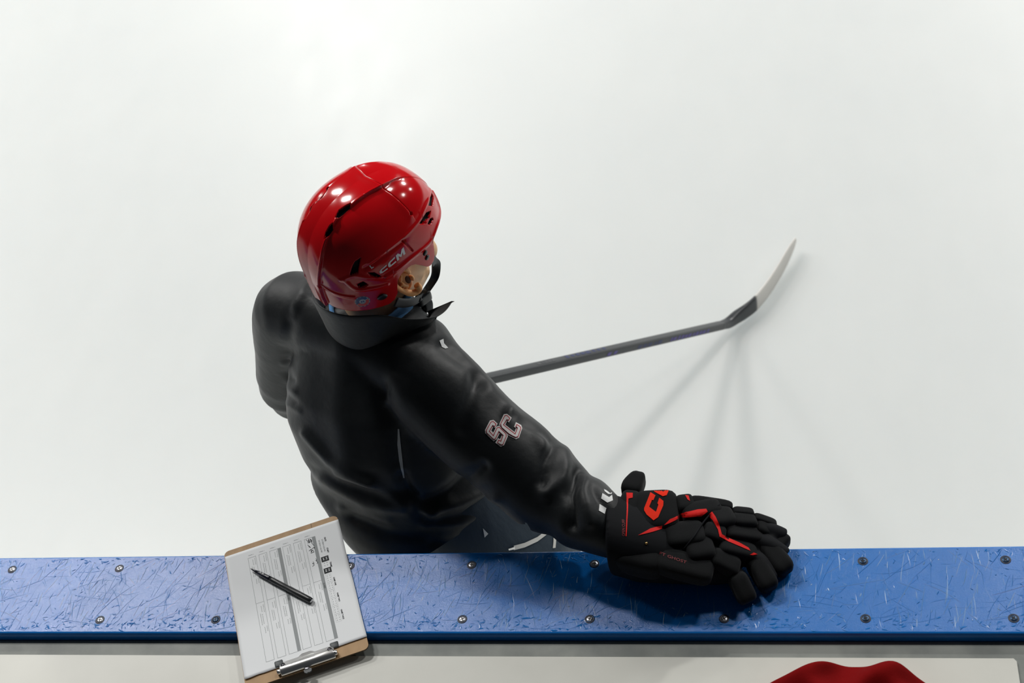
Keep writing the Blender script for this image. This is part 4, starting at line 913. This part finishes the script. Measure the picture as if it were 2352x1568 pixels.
# ================================================================ CLIPBOARD
th = DATA.get('th', .3927)
PU = V((.9239, .3827, 0)); PWV = V((.3827, -.9239, 0))
P0 = V((-.5376, -.0034, RAIL_TOP + .0004))
M['hardboard'] = new_mat('hardboard', (.44, .27, .125), .55, spec=.35)
noise_color(M['hardboard'], (.40, .245, .115), (.50, .315, .155), 60, .3, .7, 6, stretch=(1, .4, 1)); add_noise_bump(M['hardboard'], 500, .1, .0006)
M['hardboard_edge'] = new_mat('hardboard_edge', (.10, .06, .028), .7)
M['paper'] = new_mat('paper', (.88, .905, .925), .75, spec=.2)
M['ink'] = new_mat('ink', (.025, .028, .032), .8); M['ink_grey'] = new_mat('ink_grey', (.33, .35, .36), .8); M['ink_light'] = new_mat('ink_light', (.44, .46, .47), .8); M['ink_bar'] = new_mat('ink_bar', (.33, .35, .36), .8)
cb = empty('clipboard', P0, 'brown hardboard clipboard holding a printed form, lying across the blue rail', 'clipboard')
CM = Matrix(((PU.x, PWV.x, 0, 0), (PU.y, PWV.y, 0, 0), (0, 0, 1, 0), (0, 0, 0, 1)))   # local x, y(down the page), z -> world
cb.matrix_world = Matrix.Translation(P0)
def cl(bm): bmesh.ops.transform(bm, matrix=CM, verts=bm.verts); bmesh.ops.recalc_face_normals(bm, faces=bm.faces[:]); return bm
def rounded(x0, y0, x1, y1, r, n=6):
    o = []
    for cx_, cy_, a0 in ((x1 - r, y1 - r, 0), (x0 + r, y1 - r, 90), (x0 + r, y0 + r, 180), (x1 - r, y0 + r, 270)):
        for i in range(n + 1):
            a = math.radians(a0 + 90 * i / n); o.append((cx_ + r * math.cos(a), cy_ + r * math.sin(a)))
    return o
bm = bmesh.new(); o_ = rounded(-.0008, -.0072, .2158, .3035, .010)
lo = [bm.verts.new((x, y, 0)) for x, y in o_]; hi = [bm.verts.new((x, y, .0030)) for x, y in o_]
bm.faces.new(hi); bm.faces.new(lo[::-1]); n = len(o_)
for i in range(n): bm.faces.new([lo[i], lo[(i + 1) % n], hi[(i + 1) % n], hi[i]])
cl(bm)
board = bm_obj('board', bm, M['hardboard'], cb, False); board.data.materials.append(M['hardboard_edge'])
for p in board.data.polygons:
    if abs(p.normal.z) < .5: p.material_index = 1
# paper sheet, slightly curling at its lower left corner
PZ = .0034
def paper_z(x, y):
    c = max(0, (y - .262)) / .022 * max(0, 1 - x / .05); e = max(0, (x - .2135)) / .004
    return PZ + .0009 * c * c + .0012 * (max(0, y - .2) / .08) ** 2 * 1.0
bm = bmesh.new(); nx, ny = 32, 44; g = {}
pw, ph = .2165, .2800
for j in range(ny + 1):
    for i in range(nx + 1):
        x = pw * i / nx; y = .0050 + (ph - .0050 + (.0032 * (1 - i / nx))) * j / ny
        if j == ny: y += .0006 * math.sin(i * 1.3) * (1 if i < 6 else .2)
        g[i, j] = bm.verts.new((x + .0003 * math.sin(j * .3), y, paper_z(x, y)))
for j in range(ny):
    for i in range(nx): bm.faces.new([g[i, j], g[i + 1, j], g[i + 1, j + 1], g[i, j + 1]])
paper = bm_obj('printed_form', cl(bm), M['paper']); paper.location = P0
tag(paper, 'white printed schedule form held under the clip of the brown clipboard', 'paper')
so = paper.modifiers.new('thick', 'SOLIDIFY'); so.thickness = .00025; so.offset = -1
pz = lambda x, y: paper_z(x, y) + .00035
def quads(name, rects, mat, dz=0.0):
    bm = bmesh.new()
    for r in rects:
        pts = r if len(r) == 4 and hasattr(r[0], '__len__') else [(r[0], r[1]), (r[2], r[1]), (r[2], r[3]), (r[0], r[3])]
        # split long pieces so that they follow the sheet
        (ax_, ay_), (bx_, by_), (cx_, cy_), (dx_, dy_) = pts; k = max(1, int(max(abs(cy_ - ay_), abs(cx_ - ax_)) / .02))
        for s in range(k):
            f0, f1 = s / k, (s + 1) / k
            if abs(cy_ - ay_) >= abs(cx_ - ax_): pp_ = [(ax_ + (dx_ - ax_) * f0, ay_ + (dy_ - ay_) * f0), (bx_ + (cx_ - bx_) * f0, by_ + (cy_ - by_) * f0), (bx_ + (cx_ - bx_) * f1, by_ + (cy_ - by_) * f1), (ax_ + (dx_ - ax_) * f1, ay_ + (dy_ - ay_) * f1)]
            else: pp_ = [(ax_ + (bx_ - ax_) * f0, ay_ + (by_ - ay_) * f0), (ax_ + (bx_ - ax_) * f1, ay_ + (by_ - ay_) * f1), (dx_ + (cx_ - dx_) * f1, dy_ + (cy_ - dy_) * f1), (dx_ + (cx_ - dx_) * f0, dy_ + (cy_ - dy_) * f0)]
            bm.faces.new([bm.verts.new((x, y, pz(x, y) + dz)) for x, y in pp_])
    return bm_obj(name, cl(bm), mat, paper, False)
def frame(x0, y0, x1, y1, w=.0005): return [(x0, y0, x1, y0 + w), (x0, y1 - w, x1, y1), (x0, y0, x0 + w, y1), (x1 - w, y0, x1, y1)]
T = .0262; Bt = .2630; lines = []
cols = [(.0408, .0558), (.0612, .0765), (.0815, .1030), (.1062, .1215), (.1268, .1420), (.1475, .1685)]
mids = {0: .134, 1: .134, 2: .134, 3: .134, 4: .125, 5: .128}
bars = []
for k, (x0, x1) in enumerate(cols):
    lines += frame(x0, T, x1, Bt); lines.append((x0, .1335 + (.0 if k < 4 else -.004), x1 - (.006 if k in (2, 5) else 0), .1339 + (.0 if k < 4 else -.004)))
    if k in (2, 5): bars.append((x1 - .0058, T + .0004, x1 - .0004, Bt - .0004)); lines.append((x1 - .0063, T, x1 - .0058, Bt))
    # small caption marks and faint print in each cell
[quads('printed_bar', [b_], M['ink_bar']) for b_ in bars]; quads('printed_lines', lines, M['ink_grey'], .00008)
faint = []; caps = []
rnd = random.Random(3)
for k, (x0, x1) in enumerate(cols):
    caps.append((x0 + .002, T - .0062, x0 + .0095, T - .0052)); caps.append((x0 + .0108, T - .0062, x0 + .0116, T - .0050))
    xr = x1 - (.0065 if k in (2, 5) else .001)
    for y0 in (T, .136 if k < 4 else .131):
        if k == 5 and y0 == T: continue
        for xo, yo, ln in ((xr - .0022, .004, .015), (xr - .0062, .006, .012), (xr - .0022, .052, .012), (xr - .0062, .053, .011), (xr - .0064, .024, .022), (xr - .0096, .022, .024)):
            y = y0 + yo
            while y < y0 + yo + ln:
                d = rnd.uniform(.0012, .003); faint.append((xo, y, xo + .0011, y + d)); y += d + .0008
quads('printed_caption', caps, M['ink_grey']); quads('faint_print', faint, M['ink_light'])
def ptext(body, x, y, size, mat=None, bold=.0):
    """text running down the page (turned a quarter)"""
    Mx = CM @ Matrix.Translation((x, y, pz(x, y) + .0001)) @ Matrix(((0, -1, 0, 0), (1, 0, 0, 0), (0, 0, 1, 0), (0, 0, 0, 1)))
    # page y runs downwards: mirror so that the letters read properly
    Mx = Matrix(((PWV.x, PU.x, 0, 0), (PWV.y, PU.y, 0, 0), (0, 0, 1, 0), (0, 0, 0, 1)))
    Mx = Matrix.Translation(PU * x + PWV * y + UP * (pz(x, y) + .00012)) @ Mx
    return text_obj('printed_text', body, size, mat or M['ink'], paper, Mx, bold=bold)
ptext('DATE', .1838, .036, .0040, bold=.00012); ptext('START', .1838, .062, .0040, bold=.00012); ptext('TEAMS', .1836, .096, .0040, bold=.00012)
ptext('5/1/2024 4:30 PM', .1782, .0385, .0042, M['ink_grey']); ptext('5/1/2024 7:45 PM', .1722, .0385, .0042, M['ink_grey'])
ptext('GAME ONE', .1836, .132, .0038, bold=.0001); ptext('GAME TWO', .1836, .168, .0038, bold=.0001); ptext('GAME THREE', .1836, .206, .0038, bold=.0001)
ptext('10 MIN', .1640, .137, .0042, M['ink']); ptext('10 MIN', .0980, .137, .0042, M['ink'])
blk = []; wht = []
for (y0, y1) in ((.0795, .0915), (.1068, .119)): blk.append((.1700, y0, .1838, y1))
quads('team_block', blk, M['ink'])
for yb in (.0835, .1110):
    for xo in (.1730, .1785): wht += [(xo, yb - .001, xo + .0025, yb + .0002), (xo, yb + .003, xo + .0025, yb + .0042), (xo + .0009, yb, xo + .0016, yb + .003)]
quads('team_letter', wht, M['paper'], .0002)
dots = []; bx_l = []
for s in range(6):
    y0 = .122 + s * .0182
    bx_l += frame(.1712, y0, .1812, y0 + .0172, .00025)
    for a in range(3):
        for b_ in range(2): dots.append((.1732 + b_ * .0048, y0 + .0025 + a * .005, .1746 + b_ * .0048, y0 + .0040 + a * .005))
for a in range(2):
    for b_ in range(2): dots.append((.1732 + b_ * .0048, .0940 + a * .006, .1748 + b_ * .0048, .0956 + a * .006))
quads('score_box', bx_l, M['ink_light']); quads('score_dots', dots, M['ink_grey'])
# handwriting
def scribble(pts, w=.0009):
    bm = bmesh.new()
    for a, b_ in zip(pts[:-1], pts[1:]):
        a = V((*a, 0)); b_ = V((*b_, 0)); d = (b_ - a).normalized(); s = V((-d.y, d.x, 0)) * w / 2
        bm.faces.new([bm.verts.new((p.x, p.y, pz(p.x, p.y) + .0002)) for p in (a + s, b_ + s, b_ - s, a - s)])
    return bm_obj('handwriting', cl(bm), M['ink'], paper, False)
scribble([(.151, .028), (.154, .034), (.156, .028), (.155, .038), (.159, .030), (.160, .036), (.152, .036)])
scribble([(.158, .029), (.161, .033), (.160, .040), (.163, .048)]); scribble([(.152, .041), (.156, .049), (.153, .046)])
scribble([(.152, .056), (.157, .053), (.155, .060), (.159, .056), (.160, .062), (.154, .062)]); scribble([(.158, .053), (.163, .051), (.162, .055)])
scribble([(.155, .083), (.156, .088), (.153, .086), (.156, .091), (.152, .093)], .0008); scribble([(.161, .078), (.162, .083), (.160, .082), (.163, .088), (.161, .090)], .0008)

# clip
clip = [];
def cbx(name, lo, hi, mat, bev=.0008):
    bm = bmesh.new(); box(bm, lo, hi, bev, 2); return bm_obj(name, cl(bm), mat, cb, True)
# lever: folded chrome plate lying across the lower edge
bm = bmesh.new(); prof = [(.2800, .0060), (.2806, .0086), (.2840, .0098), (.2885, .0125), (.2925, .0132), (.2965, .0115), (.3005, .0080), (.3020, .0048), (.3014, .0042), (.2990, .0070), (.2955, .0100), (.2925, .0114), (.2888, .0108), (.2842, .0080), (.2812, .0068)]
xs = [.0625, .0645, .1050, .1130, .1560, .1580]
rows = []
for k, x in enumerate(xs):
    sc = .90 if k in (0, len(xs) - 1) else 1.0
    rows.append([bm.verts.new((x, y, .0032 + (z - .0032) * sc)) for y, z in prof])
for a, b_ in zip(rows[:-1], rows[1:]):
    for i in range(len(prof)): bm.faces.new([a[i], a[(i + 1) % len(prof)], b_[(i + 1) % len(prof)], b_[i]])
bm.faces.new(rows[0]); bm.faces.new(rows[-1][::-1])
bm_obj('clip_lever', cl(bm), M['chrome'], cb)
# jaw plate in front of the lever with its raised hump
bm = bmesh.new(); pts = []
for i in range(25):
    t = i / 24; x = .0665 + (.1545 - .0665) * t; hump = .0062 * max(0, math.cos((t - .5) * math.pi / .34)) if abs(t - .5) < .17 else 0
    pts.append((x, .2742 - min(hump, .0045)))
lo = [bm.verts.new((x, y, .0042)) for x, y in pts]; hi = [bm.verts.new((x, y + .0006, .0054)) for x, y in pts]; bk = [bm.verts.new((x, .2815, .0072)) for x, y in pts]
for i in range(24): bm.faces.new([lo[i], lo[i + 1], hi[i + 1], hi[i]]); bm.faces.new([hi[i], hi[i + 1], bk[i + 1], bk[i]])
bm_obj('clip_jaw', cl(bm), M['chrome'], cb)
for x in (.0545, .1525):
    cbx('corner_grip', (x, .2685 if x < .1 else .2690, .0034), (x + .0145, .2815, .0062), M['grip'] if 'grip' in M else M.setdefault('grip', new_mat('grip', (.045, .055, .06), .5)), .0018)
for x in (.0600, .1595):
    bm = bmesh.new(); r = bmesh.ops.create_cone(bm, segments=20, radius1=.0048, radius2=.0048, depth=.006, cap_ends=True)
    bmesh.ops.rotate(bm, verts=bm.verts, cent=(0, 0, 0), matrix=Matrix.Rotation(math.radians(90), 3, 'Y')); bmesh.ops.translate(bm, verts=bm.verts, vec=(x, .2935, .0075)); bm_obj('hinge_end', cl(bm), M['chrome'], cb)
for x in (.0690, .1510):
    bm = bmesh.new(); bmesh.ops.create_cone(bm, segments=20, radius1=.0042, radius2=.0036, depth=.0016, cap_ends=True); bmesh.ops.translate(bm, verts=bm.verts, vec=(x, .2848, .0108)); bm_obj('rivet', cl(bm), M['dark_steel'], cb)
cbx('hanging_lug', (.1030, .3010, .0040), (.1110, .3065, .0066), M['dark_steel'], .0006)
bm = bmesh.new(); o_ = [(.1005, .3060), (.1030, .3045), (.1070, .3050), (.1110, .3040), (.1145, .3062), (.1135, .3110), (.1100, .3125), (.1075, .3118), (.1045, .3130), (.1012, .3105)]
lo = [bm.verts.new((x, y, .0030)) for x, y in o_]; hi = [bm.verts.new((x, y, .0062)) for x, y in o_]; bm.faces.new(hi); bm.faces.new(lo[::-1])
for i in range(10): bm.faces.new([lo[i], lo[(i + 1) % 10], hi[(i + 1) % 10], hi[i]])
bm_obj('rubber_tab', cl(bm), M['grip'], cb, False)
bm = bmesh.new(); box(bm, (.1655, -.0072, .00302), (.1662, .0046, .00312)); bm_obj('board_scratch', cl(bm), M['hardboard_edge'], cb, False)

# pen
pen = empty('pen', P0 + PU * .0434 + PWV * .0562 + UP * (PZ + .0006), 'slim black pen lying diagonally across the printed form', 'pen')
pd = (PU * (.1383 - .0434) + PWV * (.1717 - .0562)); plen = pd.length; pd.normalize(); px_ = pd.cross(UP).normalized()
def pen_part(name, prof, mat):
    st = [(pd * s + UP * .0052, px_, UP, r, r, 2) for s, r in prof]
    vs, fs = loft(st, 20); return obj(name, vs, fs, mat, pen)
M['pen_black'] = new_mat('pen_black', (.012, .014, .016), .35); M['pen_grip'] = new_mat('pen_grip', (.010, .011, .022), .22)
pen_part('tip', [(0, .0004), (.004, .0012), (.018, .0030), (.0185, .0026)], M['pen_grip'])
pen_part('grip', [(.0182, .0027), (.020, .0040), (.046, .0047), (.0505, .0048)], M['pen_grip'])
pen_part('ferrule', [(.0503, .0049), (.0520, .0049)], M['dark_steel'])
pen_part('barrel', [(.0518, .0048), (.055, .0051), (.094, .0052), (.0945, .0056), (.143, .0055), (plen - .001, .0050), (plen, .0042)], M['pen_black'])
pen_part('end_cap', [(plen - .002, .0035), (plen + .0006, .0032)], M['steel'])
bm = bmesh.new()
for s in (.026, .032): 
    r = bmesh.ops.create_cube(bm, size=1.0); bmesh.ops.transform(bm, verts=r['verts'], matrix=Matrix.Translation(pd * s + UP * .0098 + px_ * -.0008) @ Matrix(((pd.x * .004, px_.x * .0016, 0, 0), (pd.y * .004, px_.y * .0016, 0, 0), (0, 0, .0004, 0), (0, 0, 0, 1))))
bm_obj('pen_print', bm, M['white_print'], pen, False)

# ================================================================ RED CLOTH
M['red_cloth'] = new_mat('red_cloth', (.17, .0020, .0025), .9, spec=.08); add_noise_bump(M['red_cloth'], 1200, .5, .0008, 2); add_noise_bump(M['red_cloth'], 40, .3, .004, 3)
CZ = SH + .0040
cx0, cy0 = .560, -.318
vs = []; fs = []; nu, nv = 160, 60
for j in range(nv + 1):
    for i in range(nu):
        a = 2 * math.pi * i / nu; t = j / nv
        rx, ry = .150, .088
        prof_r = math.sin(min(t / .9, 1) * math.pi / 2) + (.06 * math.sin((t - .9) / .1 * math.pi) if t > .9 else 0)
        wob_ = 1 + .05 * math.sin(2 * a + .6) + .035 * math.sin(5 * a + 1)
        x = rx * prof_r * math.cos(a) * wob_; y = ry * prof_r * math.sin(a) * wob_
        hgt = .050 * math.cos(min(t / .93, 1) * math.pi / 2) ** .55
        f1 = .020 * (.5 + .5 * math.cos(52 * x + 28 * y + 1.6 * math.sin(40 * y))) ** 1.5 + .014 * (.5 + .5 * math.cos(30 * x - 60 * y + 1.0 + 1.2 * math.sin(30 * x))) ** 1.5 - .010
        vs.append((cx0 + x, cy0 + y, CZ + max(.0012, hgt + f1 * min(1, hgt / .018))))
for j in range(nv):
    for i in range(nu): fs.append((j * nu + i, (j + 1) * nu + i, (j + 1) * nu + (i + 1) % nu, j * nu + (i + 1) % nu))
fs.append(tuple(range(nu)))
cloth = obj('red_cloth', vs, fs, M['red_cloth'])
tag(cloth, 'crumpled dark red cloth lying on the white shelf board below the rail', 'cloth')
